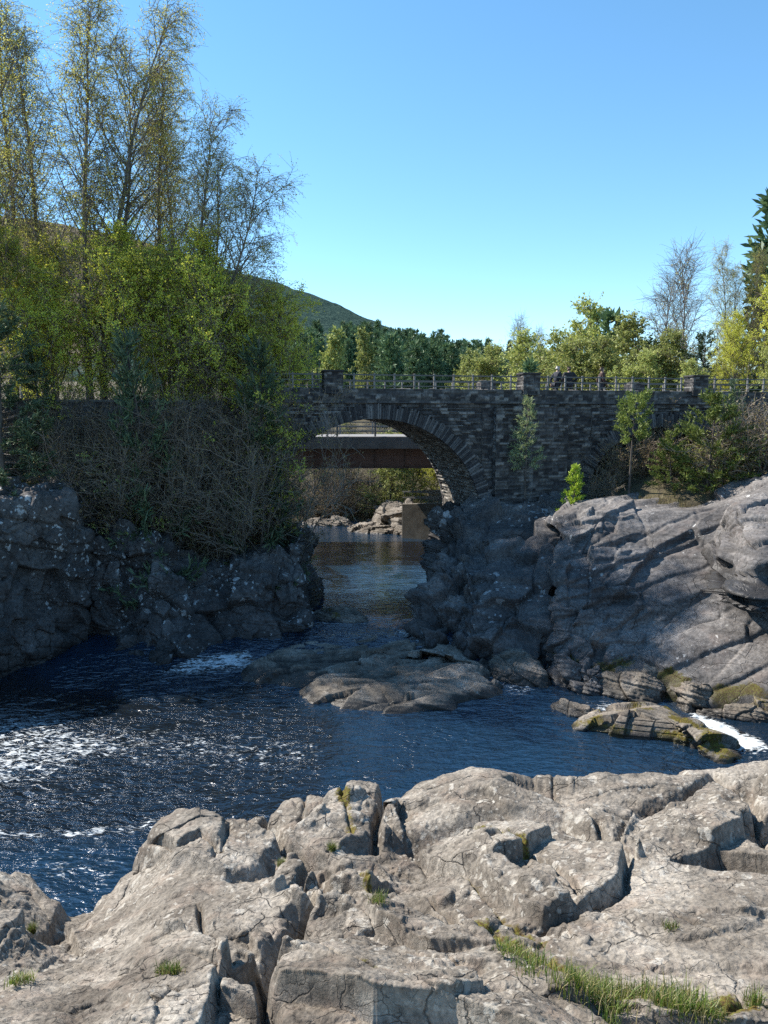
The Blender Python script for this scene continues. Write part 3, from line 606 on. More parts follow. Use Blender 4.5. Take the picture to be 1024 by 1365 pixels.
# ------------------------------------------------------------------ water
def soft_poly(PX, PY, poly, soft):
    return 1 - sstep(poly_sd(np.stack([PX, PY], -1), [np.array(p, float) for p in poly]), -soft, soft)
def water():
    nu, nv = 900, 760
    T = np.linspace(-1, 1, nu); T = 0.55 * T + 0.75 * T ** 5
    Yr = 6.0 * (86 / 6.0) ** np.linspace(0, 1, nv)
    Tm, Ym = np.meshgrid(T, Yr); Xm = Tm * Ym
    lev = 0.9 * sstep(Ym + 0.25 * Xm * sstep(-Xm, 0, 3) * 0, 28.0, 33.0)
    PX, PY = to_px(np.stack([Xm, Ym, lev], -1))
    foam = np.zeros(PX.shape)
    for poly, s, a in [
        ([(-200, 960), (60, 955), (170, 985), (150, 1010), (60, 1045), (-200, 1060)], 26, 0.62), ([(-60, 1000), (50, 1000), (60, 1030), (-60, 1040)], 20, 0.3),
        ([(120, 965), (330, 975), (420, 985), (425, 1025), (300, 1030), (140, 1010)], 30, 0.40), ([(-60, 1108), (110, 1108), (235, 1092), (235, 1099), (120, 1118), (-60, 1122)], 8, 0.66),
        ([(10, 1130), (165, 1140), (160, 1190), (50, 1180)], 26, 0.36), ([(215, 897), (260, 876), (330, 868), (345, 880), (330, 893), (260, 899)], 9, 0.85),
        ([(664, 908), (705, 906), (715, 925), (680, 928)], 8, 0.5), ([(780, 938), (830, 936), (850, 955), (800, 958)], 10, 0.62), ([(915, 948), (940, 955), (1010, 985), (1030, 1000), (975, 1004), (930, 965)], 7, 1.1),
        ([(552, 868), (610, 862), (625, 874), (570, 876)], 6, 0.7), ([(525, 838), (560, 842), (560, 858), (535, 852)], 7, 0.7), ([(405, 900), (450, 898), (460, 908), (410, 914)], 7, 0.5), ([(-100, 1055), (130, 1050), (420, 1035), (260, 1090), (-100, 1095)], 30, 0.26)]:
        foam = np.maximum(foam, a * soft_poly(PX, PY, poly, s))
    turb = np.clip(0.25 + 0.9 * soft_poly(PX, PY, [(-400, 930), (330, 930), (440, 960), (420, 1060), (280, 1110), (-400, 1110)], 60) + 1.0 * sstep(foam, .3, .8), 0, 1.4)
    up = sstep(Ym, 31.5, 36); turb = turb * (1 - up) + up * 0.035 * (1 - 0.6 * sstep(Ym, 40, 50))
    P = np.stack([Xm + 0.4 * perlin(np.stack([Xm, Ym, 0 * Xm], -1) * 0.5), Ym * 1.5, 0 * Xm], -1)
    wv = 0.055 * fbm(P * 0.9, 3) + 0.05 * (ridged(P * 1.5 + 4, 3) - 0.6) * 0.6 + 0.014 * fbm(P * 4.5, 3)
    Zm = lev + wv * turb + 0.012 * ridged(P * np.array((2.2, 2.0, 1)) + 9, 2) * (1 - up) + 0.10 * foam * np.abs(fbm(P * 2.5 + 2, 3)) * (foam > 0.3)
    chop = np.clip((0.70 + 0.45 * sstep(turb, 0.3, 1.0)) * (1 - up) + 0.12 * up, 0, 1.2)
    return np.stack([Xm, Ym, Zm], -1), foam, chop
def water_material():
    m, nt, b = mat('river_water'); oc = obj_coord(nt); fo = attr(nt, 'foam'); chop = attr(nt, 'chop')
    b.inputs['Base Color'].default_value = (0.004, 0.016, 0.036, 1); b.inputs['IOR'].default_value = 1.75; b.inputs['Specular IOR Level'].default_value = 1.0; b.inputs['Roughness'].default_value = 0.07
    mp = N(nt, 'Mapping', Scale=(0.75, 1.5, 1.0), Rotation=(0, 0, 0.12)); nt.links.new(oc, mp.inputs['Vector'])
    h = math_(nt, 'ADD', noise(nt, mp.outputs[0], 2.0, 3, 0.5, 0.8), math_(nt, 'MULTIPLY', noise(nt, mp.outputs[0], 7.0, 3, 0.5, 0.6), 0.30))
    st = math_(nt, 'MULTIPLY', chop, ramp(nt, noise(nt, oc, 0.35, 4, 0.6, 1.0), [(0.36, 0.45), (0.62, 1.15)]))
    nt.links.new(mix(nt, ramp(nt, math_(nt, 'ADD', chop, math_(nt, 'MULTIPLY', math_(nt, 'SUBTRACT', noise(nt, oc, 0.3, 4), 0.5), 0.8)), [(0.62, 0.0), (1.05, 1.0)]), (0.006, 0.022, 0.046), (0.007, 0.010, 0.014)), b.inputs['Base Color'])  # calm water tinted bluer, choppy darker: sky reflection painted into the base colour
    bn = N(nt, 'Bump', Distance=0.5); nt.links.new(h, bn.inputs['Height']); nt.links.new(math_(nt, 'MULTIPLY', st, 0.75), bn.inputs['Strength'])
    nt.links.new(bn.outputs[0], b.inputs['Normal'])
    # foam lies in streaks drawn out by the current and in flecks
    ms = N(nt, 'Mapping', Scale=(0.55, 1.6, 1.0), Rotation=(0, 0, -0.10)); nt.links.new(oc, ms.inputs['Vector'])
    s1 = noise(nt, ms.outputs[0], 1.2, 8, 0.66, 2.6); s2 = noise(nt, ms.outputs[0], 7.0, 5, 0.7, 0.5)
    v = N(nt, 'TexVoronoi', Scale=5.5); nt.links.new(ms.outputs[0], v.inputs['Vector'])
    ve = N(nt, 'TexVoronoi', Scale=2.6, feature='DISTANCE_TO_EDGE'); wn_ = N(nt, 'TexNoise', Scale=2.5, Detail=4.0); nt.links.new(ms.outputs[0], wn_.inputs['Vector'])
    wa = nt.nodes.new('ShaderNodeVectorMath'); wa.operation = 'ADD'; nt.links.new(ms.outputs[0], wa.inputs[0]); nt.links.new(wn_.outputs['Color'], wa.inputs[1]); nt.links.new(wa.outputs[0], ve.inputs['Vector'])
    web = ramp(nt, ve.outputs['Distance'], [(0.0, 1.0), (0.16, 0.0)])
    f = math_(nt, 'ADD', fo, math_(nt, 'MULTIPLY', math_(nt, 'SUBTRACT', s1, 0.5), 1.8)); f = math_(nt, 'ADD', f, math_(nt, 'MULTIPLY', math_(nt, 'SUBTRACT', s2, 0.5), 0.9)); f = math_(nt, 'ADD', f, math_(nt, 'MULTIPLY', math_(nt, 'SUBTRACT', web, 0.5), 0.42))
    body = ramp(nt, f, [(0.55, 0.0), (0.95, 0.92)])
    fl = ramp(nt, v.outputs['Distance'], [(0.16, 1.0), (0.24, 0.0)]); fl = math_(nt, 'MULTIPLY', fl, ramp(nt, math_(nt, 'ADD', fo, math_(nt, 'MULTIPLY', math_(nt, 'SUBTRACT', s1, 0.5), 1.4)), [(0.26, 0.0), (0.42, 0.8)]))
    ff = math_(nt, 'MULTIPLY', math_(nt, 'MAXIMUM', body, fl), ramp(nt, fo, [(0.02, 0.0), (0.12, 1.0)]))
    w = N(nt, 'BsdfDiffuse'); w.inputs['Color'].default_value = (0.62, 0.66, 0.68, 1)
    mx = nt.nodes.new('ShaderNodeMixShader'); nt.links.new(ff, mx.inputs[0]); nt.links.new(b.outputs[0], mx.inputs[1]); nt.links.new(w.outputs[0], mx.inputs[2])
    nt.links.new(mx.outputs[0], nt.nodes['Material Output'].inputs['Surface']); return m
M['water'] = water_material()
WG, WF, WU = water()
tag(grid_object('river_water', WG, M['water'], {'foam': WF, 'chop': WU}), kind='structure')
# ------------------------------------------------------------------ the old stone bridge
AL = math.radians(13.0); UU = np.array((math.cos(AL), math.sin(AL), 0)); NN = np.array((-math.sin(AL), math.cos(AL), 0))
P0 = at(410, 558, 37.0); P0[2] = 0
def br(s, n, z): return P0 + UU * s + NN * n + np.array((0, 0, z))
def s_at(px, n=0.0):
    """station along the bridge (n behind its face) under an image column"""
    k = (px - 512) / F * 1.007; a = P0 + NN * n
    return (k * a[1] - a[0]) / (UU[0] - k * UU[1])
BW, TOP, DECK = 6.6, 11.44, 10.85
ARCH = [(3.36, 5.45, 4.9, 5.1), (19.5, 4.7, 6.3, 3.3)]         # centre, half span, springing, rise
def intrados(s, c, a, z0, b): return z0 + b * np.sqrt(np.clip(1 - ((s - c) / a) ** 2, 0, 1))
def masonry(u, v, ch=0.17, cl=0.36, seed=0):
    """coursed rubble: relief, a random number per stone, and the joint mask"""
    v = v + 0.03 * perlin(np.stack([u * 0.8, v * 0.8, 0 * u + seed], -1)); k0 = v / ch
    r = np.floor(k0).astype(np.int64); fv = k0 - r
    rr = RND[(r * 31 + 5 + seed) & 255, 0]; L = cl * (0.7 + 0.9 * RND[(r * 17 + 3 + seed) & 255, 1])
    q = u / L + rr * 7 + 0.10 * perlin(np.stack([u * 1.7, v * 3, 0 * u + 3 + seed], -1)); c = np.floor(q).astype(np.int64); fu = q - c
    h = hash3(r, c, np.full(r.shape, seed)); rnd = RND[h, 0]; split = (RND[h, 2] > 0.6)
    fv2 = np.where(split, (fv * 2) % 1, fv); hv = np.where(split, ch / 2, ch)
    rnd = np.where(split & (fv > 0.5), RND[h, 1], rnd)
    e = np.minimum(np.minimum(fu, 1 - fu) * L, np.minimum(fv2, 1 - fv2) * hv)
    e = e + 0.008 * perlin(np.stack([u * 9, v * 9, 0 * u], -1)); j = 1 - sstep(e, 0.008, 0.03)
    return (rnd - 0.4) * 0.06 - 0.045 * j, rnd, j
def stone_material(name, cols, lime=0.4):
    m, nt, b = mat(name); oc = obj_coord(nt); r = attr(nt, 'stone'); j = attr(nt, 'joint')
    c = ramp(nt, math_(nt, 'ADD', r, math_(nt, 'MULTIPLY', math_(nt, 'SUBTRACT', noise(nt, oc, 2.0, 5), 0.5), 0.7)), [(0.15, cols[0]), (0.45, cols[1]), (0.75, cols[2]), (0.98, cols[3])])
    c = mix(nt, 0.8, c, ramp(nt, noise(nt, oc, 11, 8, 0.7), [(0.3, 0.5), (0.5, 1.0), (0.7, 1.5)]), 'MULTIPLY')
    c = mix(nt, math_(nt, 'MULTIPLY', j, 0.7), c, (0.05, 0.048, 0.045))
    st = N(nt, 'Mapping', Scale=(1.0, 1.0, 0.18)); nt.links.new(oc, st.inputs['Vector'])
    wh = ramp(nt, noise(nt, st.outputs[0], 1.5, 8, 0.7, 0.6), [(0.56, 0.0), (0.72, 1.0)])
    c = mix(nt, math_(nt, 'MULTIPLY', wh, lime), c, (0.42, 0.42, 0.41))
    nt.links.new(c, b.inputs['Base Color']); b.inputs['Roughness'].default_value = 0.9; b.inputs['Specular IOR Level'].default_value = 0.25
    nt.links.new(bump(nt, noise(nt, oc, 14, 8, 0.7), 0.6, 0.03), b.inputs['Normal']); return m
M['stone'] = stone_material('bridge_stone', [(0.038, 0.036, 0.038), (0.08, 0.076, 0.076), (0.125, 0.118, 0.113), (0.24, 0.225, 0.21)])
M['ring'] = stone_material('arch_stone', [(0.04, 0.038, 0.04), (0.075, 0.072, 0.073), (0.11, 0.106, 0.104), (0.17, 0.163, 0.16)], 0.2)
M['rubble'] = stone_material('barrel_stone', [(0.09, 0.08, 0.068), (0.17, 0.152, 0.13), (0.26, 0.236, 0.205), (0.40, 0.37, 0.33)], 0.35)
bridge = empty('stone_bridge', P0, AL)
tag(bridge, 'old dark stone bridge with two arches over the rocky gorge', 'bridge')
def local_grid(name, G, material, at_, parent=bridge, flip=False):
    nv, nu = G.shape[:2]; f = grid_faces(nv, nu)
    if flip: f = f[:, ::-1]
    return link(name, raw_mesh(name, G.reshape(-1, 3), [f], True, attrs={k: a.ravel() for k, a in at_.items()}), material, parent)
def face_wall(s0, s1, n, sign, z_top, zb=1.5, step=0.055):
    ns = int((s1 - s0) / step); S = np.linspace(s0, s1, ns)
    bot = np.full(ns, zb)
    for c, a, z0, b in ARCH:
        m = np.abs(S - c) < a; bot = np.where(m, np.maximum(bot, intrados(S, c, a, z0, b)), bot)
    nz = int((z_top - zb) / 0.06); t = np.linspace(0, 1, nz)[:, None]
    Z = bot + (z_top - bot) * t; Sg = np.repeat(S[None], nz, 0)
    D, r, j = masonry(Sg, Z, seed=1 if sign < 0 else 4)
    D = D + 0.05 * fbm(np.stack([Sg * 0.6, Z * 0.6, 0 * Z], -1), 3)
    return np.stack([Sg, n + sign * D, Z], -1), r, j
def box_mesh(mb, x0, x1, y0, y1, z0, z1):
    v = [(x, y, z) for x in (x0, x1) for y in (y0, y1) for z in (z0, z1)]
    b = [mb.verts.new(p) for p in v]
    for q in ((0, 1, 3, 2), (4, 6, 7, 5), (0, 4, 5, 1), (2, 3, 7, 6), (0, 2, 6, 4), (1, 5, 7, 3)): mb.faces.new([b[i] for i in q])
    return b
def bm_obj(name, mb, material, parent=None, bev=0.0, smooth=False, loc=None):
    if bev: bmesh.ops.bevel(mb, geom=list(mb.edges), offset=bev, segments=1, affect='EDGES', profile=0.5)
    bmesh.ops.recalc_face_normals(mb, faces=mb.faces)
    me = bpy.data.meshes.new(name); mb.to_mesh(me); mb.free()
    if smooth: me.polygons.foreach_set('use_smooth', np.ones(len(me.polygons), bool))
    return link(name, me, material, parent, loc)
SL, SR = -16.0, 46.0
G, r, j = face_wall(SL, SR, 0.0, -1, DECK - 0.1); local_grid('spandrel_wall', G, M['stone'], {'stone': r, 'joint': j})
G, r, j = face_wall(SL, SR, BW, 1, DECK - 0.1, step=0.14); local_grid('spandrel_wall', G, M['stone'], {'stone': r, 'joint': j}, flip=True)
for c, a, z0, b in ARCH:
    nt_, nn_ = 260, 110
    th_ = np.linspace(0, math.pi, nt_); low = np.linspace(z0 - 3.2, z0, 40)[:-1]
    X1 = np.concatenate([np.full(39, c + a), c + a * np.cos(th_), np.full(39, c - a)]); Z1 = np.concatenate([low, z0 + b * np.sin(th_), low[::-1]])
    arc = np.concatenate([[0], np.cumsum(np.hypot(np.diff(X1), np.diff(Z1)))])
    Nn = np.linspace(0.02, BW - 0.02, nn_); Xg = np.repeat(X1[:, None], nn_, 1); Zg = np.repeat(Z1[:, None], nn_, 1); Ng = np.repeat(Nn[None], len(X1), 0); Ag = np.repeat(arc[:, None], nn_, 1)
    D, r, j = masonry(Ng, Ag, 0.19, 0.5, 9); D *= 1.3
    dx, dz = np.gradient(X1), np.gradient(Z1); l = np.hypot(dx, dz); nx, nz = -dz / l, dx / l     # toward the void
    G = np.stack([Xg + D * nx[:, None], Ng, Zg + D * nz[:, None]], -1)
    local_grid('arch_barrel', G, M['rubble'], {'stone': r, 'joint': j})
    # the ring of long thin stones set on edge
    for face_n, out in ((0.0, -1), (BW, 1)):
        rg = np.random.RandomState(5); V, Fq, sr = [], [], []; t = 0.0
        while t < math.pi - 0.01:
            dt = (0.055 + 0.07 * rg.rand()) / max(a, b) ; t2 = min(math.pi, t + dt); ln = 0.52 + 0.24 * rg.rand(); pr = 0.035 + 0.06 * rg.rand()
            q = []
            for tt, inset in ((t + 0.0012, 0), (t2 - 0.0012, 0)):
                ex, ez = math.cos(tt) / a, math.sin(tt) / b; el_ = math.hypot(ex, ez); ex, ez = ex / el_, ez / el_
                px_, pz_ = c + a * math.cos(tt), z0 + b * math.sin(tt)
                q += [(px_ - 0.01 * ex, pz_ - 0.01 * ez), (px_ + ln * ex, pz_ + ln * ez)]
            k = len(V)
            for n_ in (face_n + out * pr, face_n - out * 0.25):
                V += [(p[0], n_, p[1]) for p in (q[0], q[1], q[3], q[2])]
            Fq += [(k, k + 1, k + 2, k + 3), (k + 7, k + 6, k + 5, k + 4)] + [(k + i, k + 4 + i, k + 4 + (i + 1) % 4, k + (i + 1) % 4) for i in range(4)]
            sr += [rg.rand()] * 8; t = t2
        link('arch_ring', raw_mesh('arch_ring', np.array(V), [np.array(Fq)], False, attrs={'stone': np.array(sr), 'joint': np.zeros(len(sr))}), M['ring'], bridge)
def wall_box(name, s0, s1, n0, n1, z0, z1, material, step=0.07, seed=2, rough=1.0):
    """a free-standing masonry block with relief on all five seen sides"""
    Vs, Fs, R, J, off = [], [], [], [], 0
    def side(o, a, b, na, nb, la, lb, nrm, sd):
        nonlocal off
        A, B = np.meshgrid(np.linspace(0, 1, na), np.linspace(0, 1, nb))
        D, r, j = masonry(A * la + sd, B * lb + (z0 if nrm[2] == 0 else 0), seed=seed + int(sd * 3)); ed = np.minimum(np.minimum(A, 1 - A) * la, np.minimum(B, 1 - B) * lb); D = np.where(ed < 0.01, 0.0, D) * rough
        G = np.array(o) + A[..., None] * np.array(a) + B[..., None] * np.array(b) + D[..., None] * np.array(nrm)
        Vs.append(G.reshape(-1, 3)); Fs.append(grid_faces(nb, na) + off); R.append(r.ravel()); J.append(j.ravel()); off += G.shape[0] * G.shape[1]
    ls, ln, lz = s1 - s0, n1 - n0, z1 - z0; k = lambda l: max(3, int(l / step))
    side((s0, n0, z0), (ls, 0, 0), (0, 0, lz), k(ls), k(lz), ls, lz, (0, -1, 0), 0); side((s1, n1, z0), (-ls, 0, 0), (0, 0, lz), k(ls), k(lz), ls, lz, (0, 1, 0), 1)
    side((s0, n1, z0), (0, -ln, 0), (0, 0, lz), k(ln), k(lz), ln, lz, (-1, 0, 0), 2); side((s1, n0, z0), (0, ln, 0), (0, 0, lz), k(ln), k(lz), ln, lz, (1, 0, 0), 3)
    side((s0, n0, z1), (ls, 0, 0), (0, ln, 0), k(ls), k(ln), ls, ln, (0, 0, 1), 4)
    return link(name, raw_mesh(name, np.concatenate(Vs), Fs, True, attrs={'stone': np.concatenate(R), 'joint': np.concatenate(J)}), material, bridge)
wall_box('parapet', -2.5, SR, -0.10, 0.34, DECK - 0.1, TOP, M['stone'], 0.06)
wall_box('parapet', -2.5, SR, BW - 0.36, BW + 0.06, DECK - 0.1, TOP, M['stone'], 0.10)
mb = bmesh.new(); box_mesh(mb, SL, SR, 0.36, BW - 0.37, DECK - 0.35, DECK); bm_obj('deck', mb, plain('road_gravel', (0.16, 0.15, 0.14), 0.95, var=0.3), bridge)
PS = [1.25, s_at(703), s_at(923), s_at(923) + 10.2, 1.25 - 10]
for s in PS[:4]:
    wall_box('parapet_pier', s - 0.45, s + 0.45, -0.22, 0.62, TOP - 0.25, 12.2, M['stone'], 0.05)
    mb = bmesh.new(); box_mesh(mb, s - 0.5, s + 0.5, -0.27, 0.67, 12.2, 12.3); bm_obj('pier_cap', mb, M['ring'], bridge, 0.02)
    s2 = s if s > 0 else s
    wall_box('parapet_pier', s2 - 0.45, s2 + 0.45, BW - 0.65, BW + 0.2, TOP - 0.25, 12.2, M['stone'], 0.08)
for s in PS[1:3]:
    wall_box('pilaster', s - 1.95, s + 1.95, -0.42, -0.02, 2.0, 10.6, M['stone'], 0.06, 6) if s < 15 else None
M['rail'] = plain('weathered_rail_paint', (0.20, 0.19, 0.18), 0.6, 0.0)
M['darkrail'] = plain('dark_rail_paint', (0.10, 0.095, 0.09), 0.6, 0.0)
def railing(s0, s1, n, label, posts, z0=TOP, h=0.72, m=None, par=None, frame=None):
    o = empty('railing', br((s0 + s1) / 2, n, z0), AL); tag(o, label, 'railing', 'railings on the old bridge'); L = s1 - s0
    for k in range(posts):
        x = -L / 2 + L * (k + 0.5) / posts; mb = bmesh.new(); box_mesh(mb, x - 0.04, x + 0.04, -0.04, 0.04, -0.03, h + 0.02); bm_obj('post', mb, M['rail'], o, 0.008)
    for z in (0.14, 0.40, h - 0.06):
        mb = bmesh.new(); t = 0.022 if z < h - 0.1 else 0.032
        box_mesh(mb, -L / 2 + 0.0, L / 2, -0.062, -0.042, z - t, z + t); bm_obj('rail', mb, M['darkrail'], o)
    return o
g = 0.52
for i, (a, b, lab) in enumerate([(-2.6, PS[0], 'railing on the bridge wall running left into the trees'), (PS[0], PS[1], 'long open railing on the bridge wall above the main arch'),
                 (PS[1], PS[2], 'railing on the bridge wall in front of the three walkers'), (PS[2], PS[3], 'railing on the bridge wall beyond the right stone pier')]):
    railing(a + g, b - g, 0.06, lab, 9 if i else 3)
    railing(a + g, b - g, BW - 0.15, lab.replace('railing on', 'far-side railing behind').replace('long open', 'long far-side').replace('on the bridge wall above', 'behind the deck above'), 9 if i else 3)

# ------------------------------------------------------------------ the road bridge upstream
GA = math.radians(2.0); gb = empty('road_bridge', at(480, 558, 51.0), GA); gb.location.z = 0
tag(gb, 'modern road bridge with a brown steel girder seen under the stone arch', 'bridge')
def gbox(name, m, x0, x1, y0, y1, z0, z1, bev=0.0):
    mb = bmesh.new(); box_mesh(mb, x0, x1, y0, y1, z0, z1); return bm_obj(name, mb, m, gb, bev)
M['girder'] = plain('brown_girder_paint', (0.12, 0.065, 0.05), 0.55, 0.0, 0.3, 1.5); M['conc'] = plain('weathered_concrete', (0.33, 0.315, 0.29), 0.9, 0.0, 0.3, 1.2)
M['concdark'] = plain('stained_concrete_edge', (0.15, 0.14, 0.13), 0.9, 0.0, 0.3, 1.5); M['road'] = plain('pale_road_surface', (0.22, 0.21, 0.20), 0.9, 0.0, 0.12, 2.0)
zb_ = 10 - 66 / F * 51; zg = 10 - 40 / F * 51; zd = 10 - 23.5 / F * 51
for y0 in (0.3, 3.3, 6.3): gbox('girder', M['girder'], -30, 6.2, y0, y0 + 0.05, zb_ + 0.04, zg)
for y0 in (0.3, 3.3, 6.3): gbox('girder_flange', M['girder'], -30, 6.2, y0 - 0.22, y0 + 0.27, zb_, zb_ + 0.04)
for k in range(18): gbox('web_stiffener', M['girder'], -29 + 2 * k, -28.97 + 2 * k, 0.14, 0.30, zb_ + 0.05, zg - 0.01)
gbox('deck_edge', M['concdark'], -30.2, 9, -0.25, 0.15, zg, zd, 0.03); gbox('deck_slab', M['road'], -30.2, 9, 0.152, 8.6, zg + 0.1, zd - 0.02)
def rails(y, z, n, x0, x1, h):
    for k in range(n):
        x = x0 + (x1 - x0) * k / (n - 1); gbox('rail_post', M['rail'], x - 0.06, x + 0.06, y, y + 0.1, z - 0.02, z + h)
    for q in (0.35, 0.68, 1.0): gbox('rail', M['rail'], x0, x1, y - 0.03, y - 0.002, z + h * q - 0.05, z + h * q + 0.01)
rails(0.0, zd, 16, -29, 8.5, 0.95); rails(8.4, zd - 0.02, 16, -29, 8.5, 0.95)
# concrete wing wall with its hand rail on the right bank
wl = empty('retaining_wall', at(560, 700, 57.5)); tag(wl, 'pale concrete retaining wall by the water under the road bridge', 'wall')
mb = bmesh.new(); a0, a1 = at(536, 672, 58.5) - np.array(wl.location), at(604, 670, 56.5) - np.array(wl.location)
def slab_between(mb, a, b, th, z0, z1a, z1b):
    d = np.array((b[0] - a[0], b[1] - a[1])); d /= np.linalg.norm(d); nx, ny = -d[1] * th, d[0] * th
    P = [(a[0], a[1], z0), (b[0], b[1], z0), (b[0] + nx, b[1] + ny, z0), (a[0] + nx, a[1] + ny, z0)]; Q = [(a[0], a[1], z1a), (b[0], b[1], z1b), (b[0] + nx, b[1] + ny, z1b), (a[0] + nx, a[1] + ny, z1a)]
    v = [mb.verts.new(p) for p in P + Q]
    for q in ((3, 2, 1, 0), (4, 5, 6, 7), (0, 1, 5, 4), (1, 2, 6, 5), (2, 3, 7, 6), (3, 0, 4, 7)): mb.faces.new([v[i] for i in q])
slab_between(mb, a0, a1, 0.4, -2.5, a0[2], a1[2]); bm_obj('wall', mb, plain('mossy_concrete', (0.20, 0.175, 0.14), 0.9, var=0.5, k=1.3, bs=0.5), wl, 0.02)
for k in range(6):
    p = a0 + (a1 - a0) * (k + 0.3) / 6; mb = bmesh.new(); box_mesh(mb, p[0] - .03, p[0] + .03, p[1] + .15, p[1] + .21, p[2] - 0.05, p[2] + 0.95); bm_obj('rail_post', mb, M['rail'], wl)
for q in (0.5, 0.95):
    mb = bmesh.new(); z = np.array((0, 0.10, q)); slab_between(mb, a0 + z, a1 + z, 0.04, a0[2] + q - 0.03, a0[2] + q + 0.03, a1[2] + q + 0.03); bm_obj('handrail', mb, M['conc'], wl)
# ------------------------------------------------------------------ plants: branching, tubes, leaves
def path(rng, p, d, L, n, wander, grav):
    out = [p]; dx, dy, dz = d; x, y, z = p; st = L / n
    for _ in range(n):
        dx += rng.gauss(0, wander); dy += rng.gauss(0, wander); dz += rng.gauss(0, wander) + grav
        l = math.sqrt(dx * dx + dy * dy + dz * dz) or 1; dx /= l; dy /= l; dz /= l
        x += dx * st; y += dy * st; z += dz * st; out.append((x, y, z))
    return out
def along(pts, t):
    f = t * (len(pts) - 1); i = min(int(f), len(pts) - 2); f -= i; a, b = pts[i], pts[i + 1]
    p = (a[0] + (b[0] - a[0]) * f, a[1] + (b[1] - a[1]) * f, a[2] + (b[2] - a[2]) * f)
    d = (b[0] - a[0], b[1] - a[1], b[2] - a[2]); l = math.sqrt(d[0] ** 2 + d[1] ** 2 + d[2] ** 2) or 1
    return p, (d[0] / l, d[1] / l, d[2] / l)
def side_dir(rng, d, ang, az=None):
    """a direction leaving d at an angle"""
    az = rng.uniform(0, 6.283) if az is None else az
    ref = (0, 0, 1) if abs(d[2]) < 0.9 else (1, 0, 0)
    a = (d[1] * ref[2] - d[2] * ref[1], d[2] * ref[0] - d[0] * ref[2], d[0] * ref[1] - d[1] * ref[0]); l = math.sqrt(sum(q * q for q in a)); a = tuple(q / l for q in a)
    b = (d[1] * a[2] - d[2] * a[1], d[2] * a[0] - d[0] * a[2], d[0] * a[1] - d[1] * a[0]); c, s = math.cos(ang), math.sin(ang); ca, sa = math.cos(az) * s, math.sin(az) * s
    return tuple(d[i] * c + a[i] * ca + b[i] * sa for i in range(3))
def tubes(polys):
    """polys: (points, r0, r1, sides), grouped by (points, sides) so that each group is one numpy step"""
    grp = {}
    for pts, r0, r1, s in polys: grp.setdefault((len(pts), s), []).append((pts, r0, r1))
    V, Q, off = [], [], 0
    for (n, s), lst in grp.items():
        P = np.array([l[0] for l in lst], float); r = np.array([[l[1], l[2]] for l in lst]); m = len(lst)
        T = np.gradient(P, axis=1); T /= np.maximum(np.linalg.norm(T, axis=-1, keepdims=True), 1e-9)
        ref = np.where(np.abs(T[..., 2:3]) < 0.9, np.array((0, 0, 1.0)), np.array((1.0, 0, 0))); A = np.cross(T, ref); A /= np.maximum(np.linalg.norm(A, axis=-1, keepdims=True), 1e-9); B = np.cross(T, A)
        rad = r[:, :1] + (r[:, 1:] - r[:, :1]) * np.linspace(0, 1, n)[None]
        th_ = np.arange(s) * 2 * math.pi / s
        R = P[:, :, None] + rad[:, :, None, None] * (A[:, :, None] * np.cos(th_)[:, None] + B[:, :, None] * np.sin(th_)[:, None])
        V.append(R.reshape(-1, 3)); base = off + np.arange(m)[:, None, None] * n * s + np.arange(n - 1)[None, :, None] * s; k = np.arange(s)[None, None]; k2 = (k + 1) % s
        Q.append(np.stack([base + k, base + k2, base + s + k2, base + s + k], -1).reshape(-1, 4)); off += m * n * s
    return np.concatenate(V), np.concatenate(Q)
def leaf_quads(C, size, rs, aspect=0.6, droop=0.3):
    C = np.asarray(C, float); n = len(C); a = rs.normal(size=(n, 3)); a[:, 2] -= droop; a /= np.linalg.norm(a, axis=1)[:, None]
    b = np.cross(a, rs.normal(size=(n, 3))); b /= np.maximum(np.linalg.norm(b, axis=1)[:, None], 1e-9); s = (size * (0.6 + 0.8 * rs.rand(n)))[:, None]
    V = np.stack([C, C + a * s * 0.5 + b * s * aspect * 0.5, C + a * s, C + a * s * 0.5 - b * s * aspect * 0.5], 1).reshape(-1, 3)
    return V, np.arange(n * 4).reshape(-1, 4)
def needle_quads(C, D, length, width, rs):
    C = np.asarray(C, float); D = np.asarray(D, float); n = len(C); b = np.cross(D, rs.normal(size=(n, 3))); b /= np.maximum(np.linalg.norm(b, axis=1)[:, None], 1e-9)
    l = (length * (0.7 + 0.6 * rs.rand(n)))[:, None]; w = width * 0.5
    V = np.stack([C - b * w * 0.6, C + b * w * 0.6, C + D * l * 0.6 + b * w, C + D * l, C + D * l * 0.6 - b * w], 1).reshape(-1, 3)
    return V, np.arange(n * 5).reshape(-1, 5)
def crown_mesh(name, twigs, leafV, leafF):
    V, Q = tubes(twigs) if twigs else (np.zeros((0, 3)), np.zeros((0, 4), int))
    return raw_mesh(name, np.concatenate([V, leafV]), [Q, leafF + len(V)], False, mats=[0, 1])
def trunk_mesh(polys): V, Q = tubes(polys); return raw_mesh('trunk', V, [Q], True)

